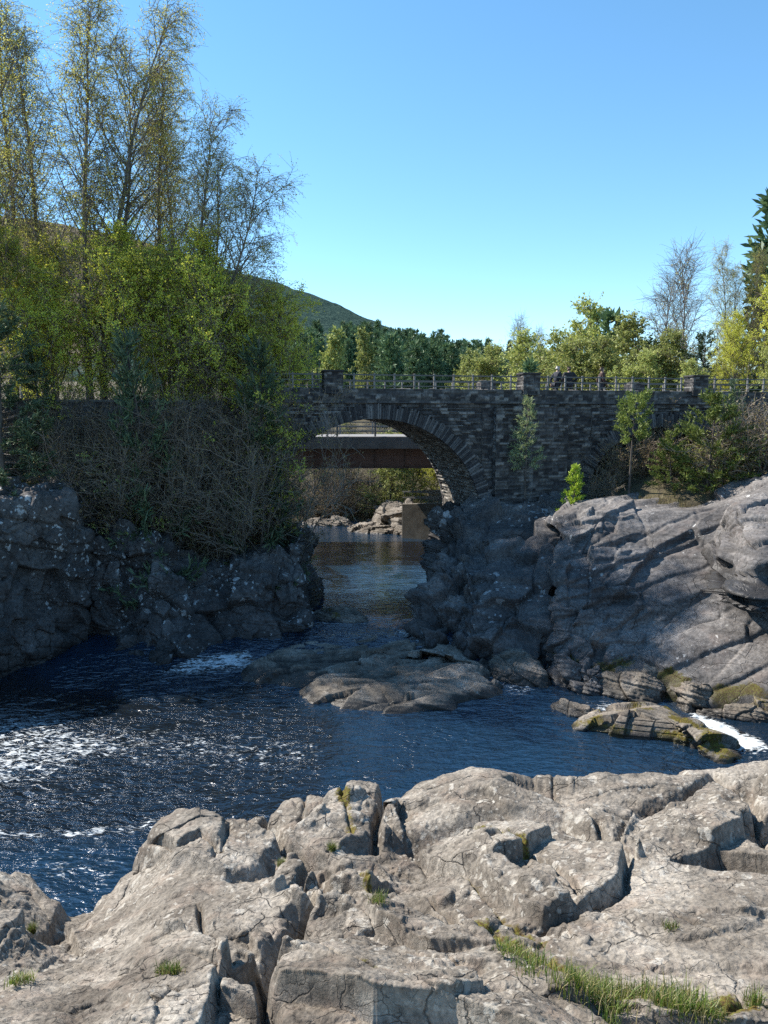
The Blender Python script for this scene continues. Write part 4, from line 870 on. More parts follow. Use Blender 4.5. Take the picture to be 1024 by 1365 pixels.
def birch(H, seed, t0=0.25, nl=44, nsub=6, ntw=5, spread=0.25, up=0.75, droop=-0.16, leaves=7, leaf=0.085, bend=0.0, fork=False):
    rng = random.Random(seed); rs = np.random.RandomState(seed); wood, twigs, L = [], [], []
    trunks = [path(rng, (0, 0, -0.6), (bend, 0, 1), H + 0.6, 18, 0.035, 0.03)]
    wood.append((trunks[0], H * 0.0105, 0.012, 8))
    if fork:
        p, d = along(trunks[0], 0.30); t2 = path(rng, p, side_dir(rng, d, 0.30), H * 0.62, 14, 0.04, 0.05); trunks.append(t2); wood.append((t2, H * 0.007, 0.01, 7))
    for ti, tr in enumerate(trunks):
        for i in range(nl if ti == 0 else nl // 2):
            t = t0 + (0.985 - t0) * ((i + rng.random()) / (nl if ti == 0 else nl // 2)); p, d = along(tr, t)
            ang = up * (1.0 - 0.35 * t) * rng.uniform(0.75, 1.25); ll = H * spread * (1.0 - 0.72 * max(0, (t - t0) / (1 - t0)) ** 1.5) * rng.uniform(0.6, 1.2)
            lim = path(rng, p, side_dir(rng, d, ang, i * 2.4 + rng.uniform(-.5, .5)), ll, 7, 0.09, 0.05); wood.append((lim, 0.010 + 0.008 * ll, 0.008, 5))
            for j in range(nsub):
                q, e = along(lim, 0.22 + 0.78 * (j + rng.random()) / nsub); sl_ = ll * rng.uniform(0.25, 0.5)
                sb = path(rng, q, side_dir(rng, e, rng.uniform(0.4, 0.9)), sl_, 4, 0.14, droop * 0.4); twigs.append((sb, 0.014, 0.006, 3))
                for k in range(ntw):
                    w, f = along(sb, 0.2 + 0.8 * (k + rng.random()) / ntw); tw = path(rng, w, side_dir(rng, f, rng.uniform(0.4, 1.0)), rng.uniform(0.4, 1.1) * min(1, H / 12), 3, 0.12, droop); twigs.append((tw, 0.007, 0.004, 3))
                    nlf = int(leaves * rng.choice((0.2, 0.7, 1.2, 1.9)))
                    for _ in range(nlf): L.append(along(tw, 1 - 0.8 * rng.random() ** 1.6)[0])
    L = np.array(L) + rs.normal(size=(len(L), 3)) * 0.05; lv, lf = leaf_quads(L, leaf, rs)
    return trunk_mesh(wood), crown_mesh('birch_crown', twigs, lv, lf), H
def pine(H, R, seed, whorls=20, per=6, z0=0.12, shape=0.8, shoots=11, need=6, nl=0.17, nw=0.03, up=0.9, flat=0.0, clump=1.0, irregular=0.35, fill=0.35):
    rng = random.Random(seed); rs = np.random.RandomState(seed); wood, C, D = [], [], []
    tr = path(rng, (0, 0, -0.4), (0, 0, 1), H + 0.4, 14, 0.02, 0.03); wood.append((tr, H * 0.014, 0.01, 7))
    for i in range(whorls):
        zz = z0 + (0.98 - z0) * (i + 0.3 * rng.random()) / whorls; rel = (zz - z0) / (1 - z0)
        prof = ((1 - rel) ** shape) * (1 - flat) + flat * math.sin(math.pi * min(1, rel * 0.9 + 0.1)) ** 0.7
        for j in range(per):
            ll = R * max(0.08, prof) * rng.uniform(1 - irregular, 1 + irregular * 0.6)
            if rng.random() < 0.12: continue
            p, d = along(tr, zz); a = rng.uniform(0, 6.283); e = up * (0.25 + 0.75 * rel); l = math.hypot(1, e)
            b = path(rng, p, (math.cos(a) / l, math.sin(a) / l, e / l - 0.25 * (1 - rel)), ll, 5, 0.08, 0.06); wood.append((b, 0.006 + 0.010 * ll, 0.004, 4))
            ns = max(3, int(shoots * ll / R * clump) + 2)
            for k in range(ns):
                q, f = along(b, fill + (1 - fill) * (k + rng.random()) / ns); sd = side_dir(rng, f, rng.uniform(0.2, 0.9)); sd = (sd[0], sd[1], sd[2] + 0.35)
                sl_ = rng.uniform(0.10, 0.32) * min(1.0, H / 5) * (1 if nl < 0.3 else 2)
                for n_ in range(need):
                    t = rng.random(); C.append((q[0] + sd[0] * sl_ * t, q[1] + sd[1] * sl_ * t, q[2] + sd[2] * sl_ * t)); w = side_dir(rng, (0, 0, 1), 0.2); v = (sd[0] + rng.gauss(0, .6), sd[1] + rng.gauss(0, .6), sd[2] + rng.gauss(0, .6)); m_ = math.sqrt(v[0] ** 2 + v[1] ** 2 + v[2] ** 2); D.append((v[0] / m_, v[1] / m_, v[2] / m_))
    lv, lf = needle_quads(C, D, nl, nw, rs)
    return trunk_mesh(wood), raw_mesh('pine_crown', lv, [lf], False), H
def shrub(H, seed, stems=16, side=8, tw=4, leaves=2, leaf=0.05, spread=0.9):
    rng = random.Random(seed); rs = np.random.RandomState(seed); wood, twigs, L = [], [], []
    for i in range(stems):
        a = rng.uniform(0, 6.283); k = rng.uniform(0.1, spread); p = (rng.gauss(0, .25 * H), rng.gauss(0, .25 * H), -0.3); st = path(rng, p, (k * math.cos(a), k * math.sin(a), 1), H * rng.uniform(0.6, 1.1), 7, 0.13, 0.0); wood.append((st, 0.016, 0.006, 4))
        for j in range(side):
            q, e = along(st, 0.2 + 0.8 * (j + rng.random()) / side); sb = path(rng, q, side_dir(rng, e, rng.uniform(0.4, 1.0)), H * rng.uniform(0.15, 0.42), 4, 0.18, 0.02); twigs.append((sb, 0.009, 0.005, 3))
            for k in range(tw):
                w, f = along(sb, (k + rng.random()) / tw); t_ = path(rng, w, side_dir(rng, f, rng.uniform(0.4, 1.1)), H * rng.uniform(0.06, 0.20), 2, 0.15, 0); twigs.append((t_, 0.007, 0.004, 3))
                for _ in range(leaves): L.append(along(t_, rng.random())[0])
    L = np.array(L) + rs.normal(size=(len(L), 3)) * 0.03; lv, lf = leaf_quads(L, leaf, rs, 0.65, 0.0)
    return trunk_mesh(wood), crown_mesh('shrub_crown', twigs, lv, lf), H

M['birch_bark'] = bark_material('birch_bark', (0.10, 0.085, 0.075), (0.30, 0.27, 0.24), 3.0); M['dark_bark'] = bark_material('dark_bark', (0.05, 0.042, 0.036), (0.12, 0.10, 0.085))
M['twig'] = plain('purple_brown_twigs', (0.17, 0.13, 0.105), 0.9); M['grey_twig'] = plain('grey_brown_twigs', (0.19, 0.16, 0.13), 0.9)
M['birch_leaf'] = leaf_material('birch_spring_leaf', [(0.2656, 0.2789, 0.0688), (0.4933, 0.4782, 0.1071), (0.6832, 0.6177, 0.153), (0.3795, 0.4185, 0.0765)])
M['young_leaf'] = leaf_material('fresh_green_leaf', [(0.3266, 0.3774, 0.0527), (0.5552, 0.5806, 0.0724), (0.688, 0.6678, 0.0988), (0.4245, 0.4355, 0.0658)], 0.5)
M['pine_dark'] = leaf_material('dark_pine_needles', [(0.0416, 0.0675, 0.0399), (0.0771, 0.1181, 0.061), (0.1187, 0.1547, 0.0703)], 0.15)
M['pine_green'] = leaf_material('green_pine_needles', [(0.096, 0.1344, 0.0317), (0.18, 0.2352, 0.0493), (0.264, 0.3136, 0.0704)], 0.25)
M['pine_bright'] = leaf_material('bright_spruce_needles', [(0.189, 0.273, 0.028), (0.315, 0.42, 0.042), (0.42, 0.525, 0.056)], 0.3)
M['pine_pale'] = leaf_material('pale_pine_needles', [(0.2293, 0.2803, 0.1401), (0.3822, 0.4586, 0.2166), (0.5096, 0.5733, 0.2803)], 0.25)
M['far_needle'] = leaf_material('distant_spruce_needles', [(0.0499, 0.0923, 0.0511), (0.0998, 0.1693, 0.0806), (0.1716, 0.2462, 0.1021)], 0.2)
M['far_leaf'] = leaf_material('distant_leaf', [(0.1954, 0.2417, 0.07), (0.3349, 0.3698, 0.0955), (0.4465, 0.4551, 0.1432)], 0.4)
M['brown_leaf'] = leaf_material('dry_brown_leaf', [(0.1224, 0.0857, 0.0416), (0.2244, 0.1618, 0.0666), (0.1836, 0.1714, 0.0583)], 0.3)
KIND = {}
def kind(k, trio, trunk_m, crown_ms):
    t, c, h = trio; t.materials.append(M[trunk_m])
    for m in crown_ms: c.materials.append(M[m])
    KIND[k] = (t, c, h)
kind('birch_a', birch(20, 1, 0.24, 60, 7, 6, 0.21, 0.75, -0.20, 9, 0.066), 'birch_bark', ['twig', 'birch_leaf'])
kind('birch_b', birch(20, 2, 0.22, 54, 7, 6, 0.23, 0.8, -0.24, 8, 0.066, fork=True), 'birch_bark', ['twig', 'birch_leaf'])
kind('birch_c', birch(17, 3, 0.22, 56, 7, 6, 0.28, 0.85, -0.28, 8, 0.062, bend=0.35), 'birch_bark', ['twig', 'birch_leaf'])
kind('young_a', birch(8, 4, 0.34, 34, 6, 5, 0.26, 0.8, -0.08, 17, 0.066), 'birch_bark', ['twig', 'young_leaf'])
kind('young_b', birch(8, 5, 0.32, 36, 6, 4, 0.30, 0.85, -0.06, 20, 0.066, fork=True), 'birch_bark', ['twig', 'young_leaf'])
kind('bare', birch(12, 6, 0.25, 40, 7, 6, 0.24, 0.7, -0.06, 1, 0.06), 'birch_bark', ['grey_twig', 'birch_leaf'])
kind('leafy', birch(9, 7, 0.12, 40, 6, 5, 0.30, 0.9, -0.05, 10, 0.14, fork=True), 'dark_bark', ['twig', 'far_leaf'])
kind('pine_big', pine(9, 2.6, 11, 22, 6, 0.10, 0.65, 14, 8, 0.24, 0.05, 0.5, 0.25), 'dark_bark', ['pine_dark'])
kind('pine_slim', pine(6, 1.05, 12, 18, 5, 0.22, 0.7, 8, 7, 0.17, 0.032, 0.9), 'dark_bark', ['pine_dark'])
kind('pine_green', pine(6, 1.9, 13, 16, 6, 0.18, 0.6, 13, 9, 0.20, 0.04, 0.8, 0.3), 'dark_bark', ['pine_green'])
kind('pine_pale', pine(5, 0.95, 14, 17, 5, 0.30, 0.75, 7, 7, 0.15, 0.03, 0.8), 'dark_bark', ['pine_pale'])
kind('pine_flat', pine(5.5, 1.0, 15, 9, 6, 0.60, 0.5, 10, 9, 0.17, 0.035, 0.7, 0.6), 'dark_bark', ['pine_green'])
kind('spruce_small', pine(2.2, 0.72, 16, 12, 6, 0.04, 0.7, 10, 9, 0.13, 0.026, 1.0, irregular=0.65), 'dark_bark', ['pine_bright'])
for i in range(3): kind('far%d' % i, pine(14, (2.3, 2.8, 3.3)[i], 21 + i, 24, 6, 0.08, (0.9, 0.75, 0.6)[i], 7, 4, 0.85, 0.22, 0.25, 0.05 + 0.12 * i, 1.0, 0.4, 0.15), 'dark_bark', ['far_needle'])
kind('far_decid', birch(10, 31, 0.15, 30, 5, 3, 0.30, 0.9, -0.03, 9, 0.34), 'dark_bark', ['twig', 'far_leaf'])
kind('shrub_a', shrub(2.4, 41, 22, 9, 5, 3, 0.06), 'dark_bark', ['grey_twig', 'brown_leaf']); kind('shrub_b', shrub(2.0, 42, 24, 9, 5, 4, 0.06, 1.2), 'dark_bark', ['twig', 'brown_leaf'])
kind('thicket', shrub(4.5, 44, 26, 12, 8, 4, 0.055, 0.35), 'dark_bark', ['grey_twig', 'brown_leaf'])
kind('shrub_c', shrub(1.6, 43, 20, 8, 4, 7, 0.07, 1.1), 'dark_bark', ['twig', 'far_leaf'])
def plant(name, k, base, H, label, cat='tree', group=None, rz=None, lean=(0, 0), wide=1.0, single=False, rng=random.Random(99)):
    t, c, h = KIND[k]; s = H / h; o = empty(name, tuple(base), 0); o.rotation_euler = (lean[0], lean[1], rng.uniform(0, 6.28) if rz is None else rz); o.scale = (s * wide, s * wide, s)
    tag(o, label, cat, group)
    a = link('trunk' if cat == 'tree' else 'stems', t, None, o); b = link('crown', c, None, o)
    return o
def on_ground(px, d):
    x = (px - 512) / F * d * 1.007; return np.array((x, d, float(terrain_z(np.array([x]), np.array([d]))[0])))
def top_h(base, py, d):
    return at(512, py, d)[2] - base[2]
def tree(name, k, px, d, top, label, group=None, rz=None, lean=(0, 0), wide=1.0, base_py=None, cat='tree'):
    b = on_ground(px, d) if base_py is None else at(px, base_py, d)
    return plant(name, k, b, max(0.8, top_h(b, top, d)), label, cat, group, rz, lean, wide)
GB = 'tall birches on the left bank'
tree('birch_tree', 'birch_b', 20, 38, -30, 'tall many-branched birch cut off by the left edge of the photo', GB, 1.0)
tree('birch_tree', 'birch_a', 70, 41, 45, 'tall thin birch just left of the highest twin-trunked birch', GB, 2.0)
tree('birch_tree', 'birch_a', 126, 37.5, 0, 'left trunk of the twin pair of highest birches on the left bank', GB, 0.4)
tree('birch_tree', 'birch_b', 156, 38.5, -8, 'right trunk of the twin pair of highest birches, brownish crown', GB, 3.7)
tree('birch_tree', 'birch_a', 222, 42, 110, 'birch standing between the twin birches and the right-leaning birch', GB, 5.0)
tree('birch_tree', 'birch_b', 262, 39, 170, 'birch with a yellow-brown crown above the dark bushes near the bridge end', GB, 2.6, wide=1.0)
tree('birch_tree', 'birch_a', -15, 44, 60, 'tall birch behind the one cut off by the left edge', GB, 2.2)
tree('birch_tree', 'birch_a', 42, 43, 25, 'tall birch between the left-edge birch and the thin birch', GB, 4.1)
tree('birch_tree', 'birch_a', 250, 44, 175, 'birch seen behind the forked yellow-brown birch', GB, 3.3)
tree('birch_tree', 'birch_c', 186, 36.5, 215, 'birch leaning far right with thin drooping twigs toward the bridge', GB, 0.1, wide=1.05)
GY = 'young yellow-green birches on the left bank'
for i, (px, d, top, k, lab) in enumerate([(-10, 36, 300, 'young_b', 'leafy yellow-green birch at the left edge behind the dark pine'), (48, 37.5, 330, 'young_a', 'fresh green birch between the dark pine and the twin birches'),
        (100, 36.5, 385, 'young_b', 'low fresh green birch just left of the twin birch trunks'), (185, 38, 335, 'young_b', 'fresh green birch right behind the twin birch trunks'), (235, 37.5, 360, 'young_a', 'yellow-green birch over the slim dark pine in the bushes'),
        (285, 38, 345, 'young_b', 'widest yellow-green birch in the middle of the bank'), (322, 37, 372, 'young_a', 'yellow-green birch above the second slim dark pine'), (352, 37.5, 400, 'young_b', 'bright yellow-green birch next to the left end of the bridge'), (380, 36.4, 450, 'young_a', 'smallest bright green birch touching the bridge parapet')]):
    tree('birch_tree', k, px, d, top, lab, GY)
for px, d, top, k, lab in [(8, 31.8, 400, 'pine_big', 'dark bushy pine at the left edge above the cliff'), (62, 34.5, 440, 'pine_slim', 'dark pine behind the bushy pine at the left edge'), (207, 33.8, 440, 'pine_slim', 'slim dark young pine among bushes below the twin birches'),
        (340, 34.8, 452, 'pine_slim', 'slim dark young pine among bushes near the bridge arch')]:
    tree('pine_tree', k, px, d, top, lab, 'dark pines on the left bank', wide=1.15 if k == 'pine_big' else 0.8)
rg = random.Random(3)
for i in range(165):
    px = rg.uniform(95, 408); d = rg.uniform(33.0, 37.8)
    if px > 330: px = rg.uniform(330, 372); d = rg.uniform(35.2, 37)
    if px > 235: d = max(d, 35.3 + 1.0 * rg.random())
    b = on_ground(px, d)
    if b[2] < 1.0: continue
    plant('bush', rg.choice(['shrub_a', 'shrub_b', 'shrub_b', 'shrub_b', 'shrub_c']), b, (rg.uniform(1.3, 2.4) * (1 + 0.7 * (d > 35.3)) if px < 235 else rg.uniform(1.0, 2.1)), 'twiggy brown bush in the tangle on the bank above the left cliff', 'bush', 'brown bushes on the left bank', wide=1.15)
rg = random.Random(12)
for i in range(32):
    px = 70 + 270 * (i + rg.random()) / 32; d = rg.uniform(34.9, 36.4) if px < 220 else rg.uniform(36.2, 36.9); b = on_ground(px, d)
    if b[2] > 1.0: plant('bush', 'thicket', b, max(2.0, top_h(b, rg.uniform(520, 585), d)), 'twiggy brown bush in the tangle on the bank above the left cliff', 'bush', 'brown bushes on the left bank', wide=0.8)
for px, d, h in [(372, 36.2, 1.8), (384, 36.7, 1.8), (356, 35.8, 1.5), (335, 35.6, 1.3), (250, 34.9, 1.0), (300, 35.2, 1.1), (376, 39, 2.2), (384, 41, 2.0)]:
    plant('bush', 'shrub_b', on_ground(px, d), h, 'twiggy brown bush in the tangle on the bank above the left cliff', 'bush', 'brown bushes on the left bank', wide=1.2)
for px, d, h in [(10, 30.8, 0.9), (40, 31.2, 1.0), (75, 31.8, 0.9), (-40, 30.4, 1.0), (165, 33.6, 0.9)]:
    plant('bush', 'shrub_c', on_ground(px, d), h, 'low heathery bush on the edge of the left cliff top', 'bush', 'heathery bushes on the cliff edge', wide=1.5)
# in front of the bridge on the right
tree('pine_tree', 'pine_pale', 700, 38.2, 528, 'pale slender pine standing before the middle of the bridge', base_py=655)
tree('pine_tree', 'pine_flat', 838, 37.5, 525, 'slender pine with a bare stem and rounded top before the second arch', base_py=668)
tree('pine_tree', 'pine_green', 940, 36.5, 525, 'broad spreading green pine above the right slab', base_py=672, wide=1.25)
tree('pine_tree', 'pine_green', 895, 37.5, 575, 'smaller green pine left of the broad spreading pine', base_py=672)
tree('pine_tree', 'pine_slim', 978, 38, 505, 'dark upright pine behind the broad spreading pine')
tree('spruce_tree', 'spruce_small', 765, 36.4, 620, 'small bright green spruce on the rock before the bridge', base_py=684)
rg = random.Random(8)
for px, d, h, k in [(1000, 36, 3.6, 'shrub_a'), (1040, 35.5, 3.8, 'shrub_a'), (1020, 38, 4.0, 'shrub_a'), (985, 37, 2.8, 'shrub_c'), (1070, 37, 3.5, 'shrub_a')]:
    plant('bush', k, on_ground(px, d), h, 'grey-brown twiggy bush at the right edge above the slab', 'bush', 'bushes at the right edge')
for px, d, h, k in [(808, 38.4, 1.6, 'shrub_a'), (830, 40, 2.4, 'shrub_a'), (862, 39, 2.0, 'shrub_b'), (880, 41, 2.2, 'shrub_a'), (845, 44, 2.8, 'shrub_b'), (905, 38.5, 1.5, 'shrub_c'), (815, 45, 2.6, 'shrub_c'), (875, 47, 3.0, 'shrub_c')]:
    plant('bush', k, on_ground(px, d), h, 'dry brown brushwood under and before the second arch', 'bush', 'brushwood under the second arch')
# beyond the bridge on the right
for name, k, px, d, top, wd, lab in [('birch_tree', 'bare', 905, 60, 343, 1.0, 'tall nearly leafless grey birch beyond the bridge'), ('birch_tree', 'birch_b', 958, 56, 338, 0.8, 'brownish birch right of the leafless grey birch'),
        ('birch_tree', 'bare', 868, 64, 385, 1.1, 'thin-leaved birch left of the leafless grey birch'), ('birch_tree', 'birch_a', 988, 54, 345, 0.8, 'slim birch before the tall dark pine'), ('birch_tree', 'young_b', 1012, 50, 355, 0.75, 'bright yellow-green birch at the right edge'), ('birch_tree', 'young_a', 1062, 49, 300, 0.85, 'tallest yellow-green birch, cut by the right edge'),
        ('birch_tree', 'young_b', 975, 52, 430, 0.9, 'low yellow-green birch behind the right end of the railing'), ('pine_tree', 'far1', 1006, 56, 262, 0.8, 'tall dark pine rising over the birches at the right edge'),
        ('pine_tree', 'far1', 803, 66, 418, 0.95, 'round-headed dark pine behind the walkers'), ('broadleaf_tree', 'leafy', 775, 70, 425, 0.9, 'open-crowned green tree left of the round-headed pine'), ('broadleaf_tree', 'leafy', 838, 62, 440, 1.2, 'olive tree right of the round-headed pine'),
        ('broadleaf_tree', 'leafy', 735, 74, 462, 1.2, 'yellow-olive tree behind the tall stone pier'), ('broadleaf_tree', 'leafy', 700, 80, 458, 1.3, 'olive tree at the end of the distant spruce wood'), ('birch_tree', 'bare', 688, 84, 432, 0.8, 'thin bare tree standing above the olive trees'), ('birch_tree', 'bare', 712, 88, 446, 0.8, 'smaller bare tree right of the thin bare one'),
        ('spruce_tree', 'far0', 697, 60, 480, 0.8, 'tiny dark spruce peeping over the tall stone pier'), ('broadleaf_tree', 'leafy', 880, 56, 455, 1.2, 'green tree under the leafless grey birch'), ('pine_tree', 'pine_big', 925, 54, 440, 0.9, 'dark pine under the brownish birch'), ('broadleaf_tree', 'leafy', 800, 58, 465, 1.2, 'low olive tree right behind the third walker'),
        ('broadleaf_tree', 'leafy', 765, 60, 470, 1.2, 'low green tree right behind the two walkers'), ('broadleaf_tree', 'leafy', 650, 90, 470, 1.3, 'pale green tree before the spruces'), ('broadleaf_tree', 'leafy', 850, 52, 480, 1.2, 'low bushy tree beyond the right half of the railing'), ('broadleaf_tree', 'leafy', 1030, 47, 450, 1.0, 'low green tree at the right end of the bridge'), ('broadleaf_tree', 'leafy', 915, 50, 490, 1.2, 'low bushy tree behind the last stone pier')]:
    tree(name, k, px, d, top, lab, 'trees beyond the bridge', wide=wd)
# the far bank under the arch
for px, d, top, k, nm, lab in [(418, 70, 560, 'bare', 'birch_tree', 'bare grey tree on the far bank at the left under the arch'), (445, 71, 560, 'bare', 'birch_tree', 'second bare grey tree on the far bank, left of the middle'), (470, 72, 565, 'bare', 'birch_tree', 'bare grey tree on the far bank beside the green tree'),
        (495, 73, 560, 'bare', 'birch_tree', 'bare tree half behind the green tree on the far bank'), (520, 69, 585, 'leafy', 'broadleaf_tree', 'bright green tree on the far bank under the girder'), (550, 72, 580, 'leafy', 'broadleaf_tree', 'green tree behind the concrete retaining wall'), (575, 70, 600, 'young_b', 'broadleaf_tree', 'yellow-green tree at the right under the girder'),
        (430, 76, 575, 'leafy', 'broadleaf_tree', 'olive tree behind the bare trees at the left under the arch'), (462, 78, 570, 'leafy', 'broadleaf_tree', 'olive tree behind the second bare tree under the arch'), (400, 74, 565, 'bare', 'birch_tree', 'bare tree beside the bushes at the left foot of the arch'), (457, 70.5, 580, 'bare', 'birch_tree', 'small bare tree in the row on the far bank'), (432, 69.5, 590, 'bare', 'birch_tree', 'lowest bare tree in the row on the far bank'), (535, 76, 575, 'leafy', 'broadleaf_tree', 'pale green tree behind the bright green one')]:
    tree(nm, k, px, d, top, lab, 'trees on the far bank under the arch', wide=1.2)
for px, d in [(528, 66.9), (545, 66.9), (412, 72), (425, 71), (448, 72), (466, 71.5), (488, 72), (502, 72), (396, 71), (420, 75), (455, 76), (485, 76), (408, 70), (430, 69.5), (458, 70), (482, 69.6), (505, 70.4), (530, 71), (470, 73), (440, 74), (515, 74)]:
    plant('bush', 'shrub_c' if px > 500 else 'shrub_a', on_ground(px, d), 2.2, 'pale twiggy bush along the far bank under the arch', 'bush', 'bushes on the far bank', wide=1.4)
# the wood beyond
rg = random.Random(5); n = 0
for i in range(170):
    d = 105 + 165 * (rg.random() ** 0.8); px = rg.uniform(395, 790); sk = np.interp(px, [395, 420, 470, 540, 600, 680, 760, 800], [432, 428, 426, 432, 446, 456, 464, 468])
    b = on_ground(px, d); h = rg.uniform(10, 16) if d < 160 else rg.uniform(12, 18); t = at(px, sk + rg.uniform(-5, 14) + (270 - d) * 0.12, d)[2]
    b[2] = max(b[2], t - h); h = t - b[2]
    if h < 4: continue
    dec = d < 135 and rg.random() < 0.3
    plant('broadleaf_tree' if dec else 'spruce_tree', 'far_decid' if dec else 'far%d' % rg.randrange(3), b, h, 'light olive tree in the distant wood beyond the bridge' if dec else 'dark spruce in the distant wood beyond the bridge', 'tree', 'olive trees of the distant wood' if dec else 'spruces of the distant wood', wide=rg.uniform(0.8, 1.1))
# ------------------------------------------------------------------ three walkers on the deck
def skin_mesh(name, joints, bones, sub=2):
    """one continuous surface grown over a skeleton: joints {key: (x, y, z, rx, ry)}"""
    keys = list(joints); me = bpy.data.meshes.new(name)
    me.from_pydata([joints[k][:3] for k in keys], [(keys.index(a), keys.index(b)) for a, b in bones], [])
    o = bpy.data.objects.new(name, me); COL.objects.link(o)
    md = o.modifiers.new('skin', 'SKIN'); md.use_smooth_shade = True
    for i, k in enumerate(keys):
        sv = me.skin_vertices[0].data[i]; sv.radius = joints[k][3:5]; sv.use_root = (i == 0)
    ss = o.modifiers.new('sub', 'SUBSURF'); ss.levels = sub; ss.render_levels = sub
    dg = bpy.context.evaluated_depsgraph_get(); dg.update(); me2 = bpy.data.meshes.new_from_object(o.evaluated_get(dg)); me2.name = name
    bpy.data.objects.remove(o); bpy.data.meshes.remove(me)
    return me2
M['skin'] = plain('skin', (0.42, 0.27, 0.20), 0.6, var=0.08); M['navy'] = plain('navy_jacket_cloth', (0.022, 0.024, 0.035), 0.85); M['black'] = plain('black_jacket_cloth', (0.016, 0.016, 0.018), 0.85)
M['maroon'] = plain('dark_brown_jacket_cloth', (0.045, 0.022, 0.018), 0.85); M['jean'] = plain('dark_trouser_cloth', (0.03, 0.033, 0.045), 0.9); M['hair_pale'] = plain('pale_grey_hair', (0.42, 0.39, 0.34), 0.7); M['hair_brown'] = plain('brown_hair', (0.09, 0.06, 0.04), 0.7)
def person(px, n, face, H, jacket, hair, label, lean=0.0, wide=1.0, arms='down', stride=0.12, head_down=0.0):
    """built facing local -Y, turned by face (0 looks out of the picture)"""
    k = H / 1.74; o = empty('person', br(s_at(px, n), n, DECK + 0.002), AL + face); tag(o, label, 'person', 'people on the bridge'); o.scale = (k, k, k)
    y = lambda z: -lean * max(0, z - 0.92)
    J, B = {}, []
    def j(a, x, yy, z, r, r2=None): J[a] = (x, yy, z, r, r2 or r)
    j('pelvis', 0, 0, 0.95, 0.155 * wide, 0.115); j('waist', 0, y(1.1), 1.10, 0.135 * wide, 0.10); j('chest', 0, y(1.3), 1.30, 0.165 * wide, 0.115); j('neckbase', 0, y(1.45), 1.45, 0.085, 0.075); j('neck', 0, y(1.52) - 0.01, 1.52, 0.052, 0.052)
    hy = y(1.62) - 0.03 - head_down; j('jaw', 0, hy, 1.565 - head_down * .4, 0.062, 0.075); j('skull', 0, hy + 0.005, 1.645 - head_down * .4, 0.075, 0.092); j('crown', 0, hy + 0.015, 1.705 - head_down * .4, 0.058, 0.07)
    B += [('pelvis', 'waist'), ('waist', 'chest'), ('chest', 'neckbase'), ('neckbase', 'neck'), ('neck', 'jaw'), ('jaw', 'skull'), ('skull', 'crown')]
    for s, sg in (('l', -1), ('r', 1)):
        st = stride * sg
        j('sh' + s, sg * 0.185 * wide, y(1.41), 1.405, 0.066); B.append(('chest', 'sh' + s))
        if arms == 'rail': e, w = (sg * 0.26, y(1.2) - 0.10, 1.16), (sg * 0.17, y(1.2) - 0.34, 1.10)
        elif arms == 'pocket': e, w = (sg * 0.30 * wide, y(1.15) + 0.10, 1.14), (sg * 0.20, y(1.0) - 0.08, 0.98)
        else: e, w = (sg * 0.235 * wide, y(1.15) + 0.05 + st * 0.8, 1.13), (sg * 0.235, y(0.95) + st * 1.4 - 0.07, 0.90)
        j('el' + s, *e, 0.048); j('wr' + s, *w, 0.034); dx, dy, dz = (w[i] - e[i] for i in range(3)); l = math.sqrt(dx * dx + dy * dy + dz * dz); u = (dx / l, dy / l, dz / l)
        hd = tuple(w[i] + u[i] * 0.08 for i in range(3)); j('hd' + s, *hd, 0.036, 0.02)
        B += [('sh' + s, 'el' + s), ('el' + s, 'wr' + s), ('wr' + s, 'hd' + s)]
        for f in range(5):      # four fingers and a thumb
            off = (f - 1.5) * 0.019 if f < 4 else -sg * 0.045; ln = (0.075, 0.085, 0.08, 0.06, 0.045)[f]
            base = (hd[0] + (0.0 if f < 4 else -sg * 0.03), hd[1] + off, hd[2] - (0 if f < 4 else -0.03)) if arms != 'rail' else (hd[0] + off, hd[1], hd[2])
            t1 = (base[0] + u[0] * ln * .55, base[1] + u[1] * ln * .55, base[2] + u[2] * ln * .55); t2 = (base[0] + u[0] * ln, base[1] + u[1] * ln - 0.012, base[2] + u[2] * ln - 0.006)
            j('f%s%da' % (s, f), *t1, 0.010); j('f%s%db' % (s, f), *t2, 0.008); B += [('hd' + s, 'f%s%da' % (s, f)), ('f%s%da' % (s, f), 'f%s%db' % (s, f))]
        j('hip' + s, sg * 0.095, 0, 0.90, 0.095); j('kn' + s, sg * 0.10, -st * 0.6 - 0.02, 0.50, 0.060); j('an' + s, sg * 0.10, -st * 1.2 + 0.03, 0.09, 0.042); j('toe' + s, sg * 0.115, -st * 1.2 - 0.13, 0.035, 0.04, 0.03)
        B += [('pelvis', 'hip' + s), ('hip' + s, 'kn' + s), ('kn' + s, 'an' + s), ('an' + s, 'toe' + s)]
    link('body', skin_mesh('body', J, B), M['skin'], o)
    def wear(name, keys, grow, m, cut=None):
        K = {q: J[q][:3] + (J[q][3] + grow, J[q][4] + grow) for q in keys}
        if cut: K.update(cut)
        return link(name, skin_mesh(name, K, [b for b in B if b[0] in K and b[1] in K]), m, o)
    wear('jacket', ['pelvis', 'waist', 'chest', 'neckbase', 'shl', 'ell', 'wrl', 'shr', 'elr', 'wrr'], 0.028, jacket)
    wear('trousers', ['pelvis', 'hipl', 'knl', 'anl', 'hipr', 'knr', 'anr'], 0.016, M['jean'])
    K = {'skull': J['skull'][:3] + (0.083, 0.10), 'crown': (J['crown'][0], J['crown'][1] + 0.012, J['crown'][2] + 0.012, 0.066, 0.078), 'nape': (0, J['skull'][1] + 0.075, J['skull'][2] - 0.05, 0.05, 0.04)}
    K['skull'] = (K['skull'][0], K['skull'][1] + 0.03, K['skull'][2] + 0.02, 0.084, 0.088)
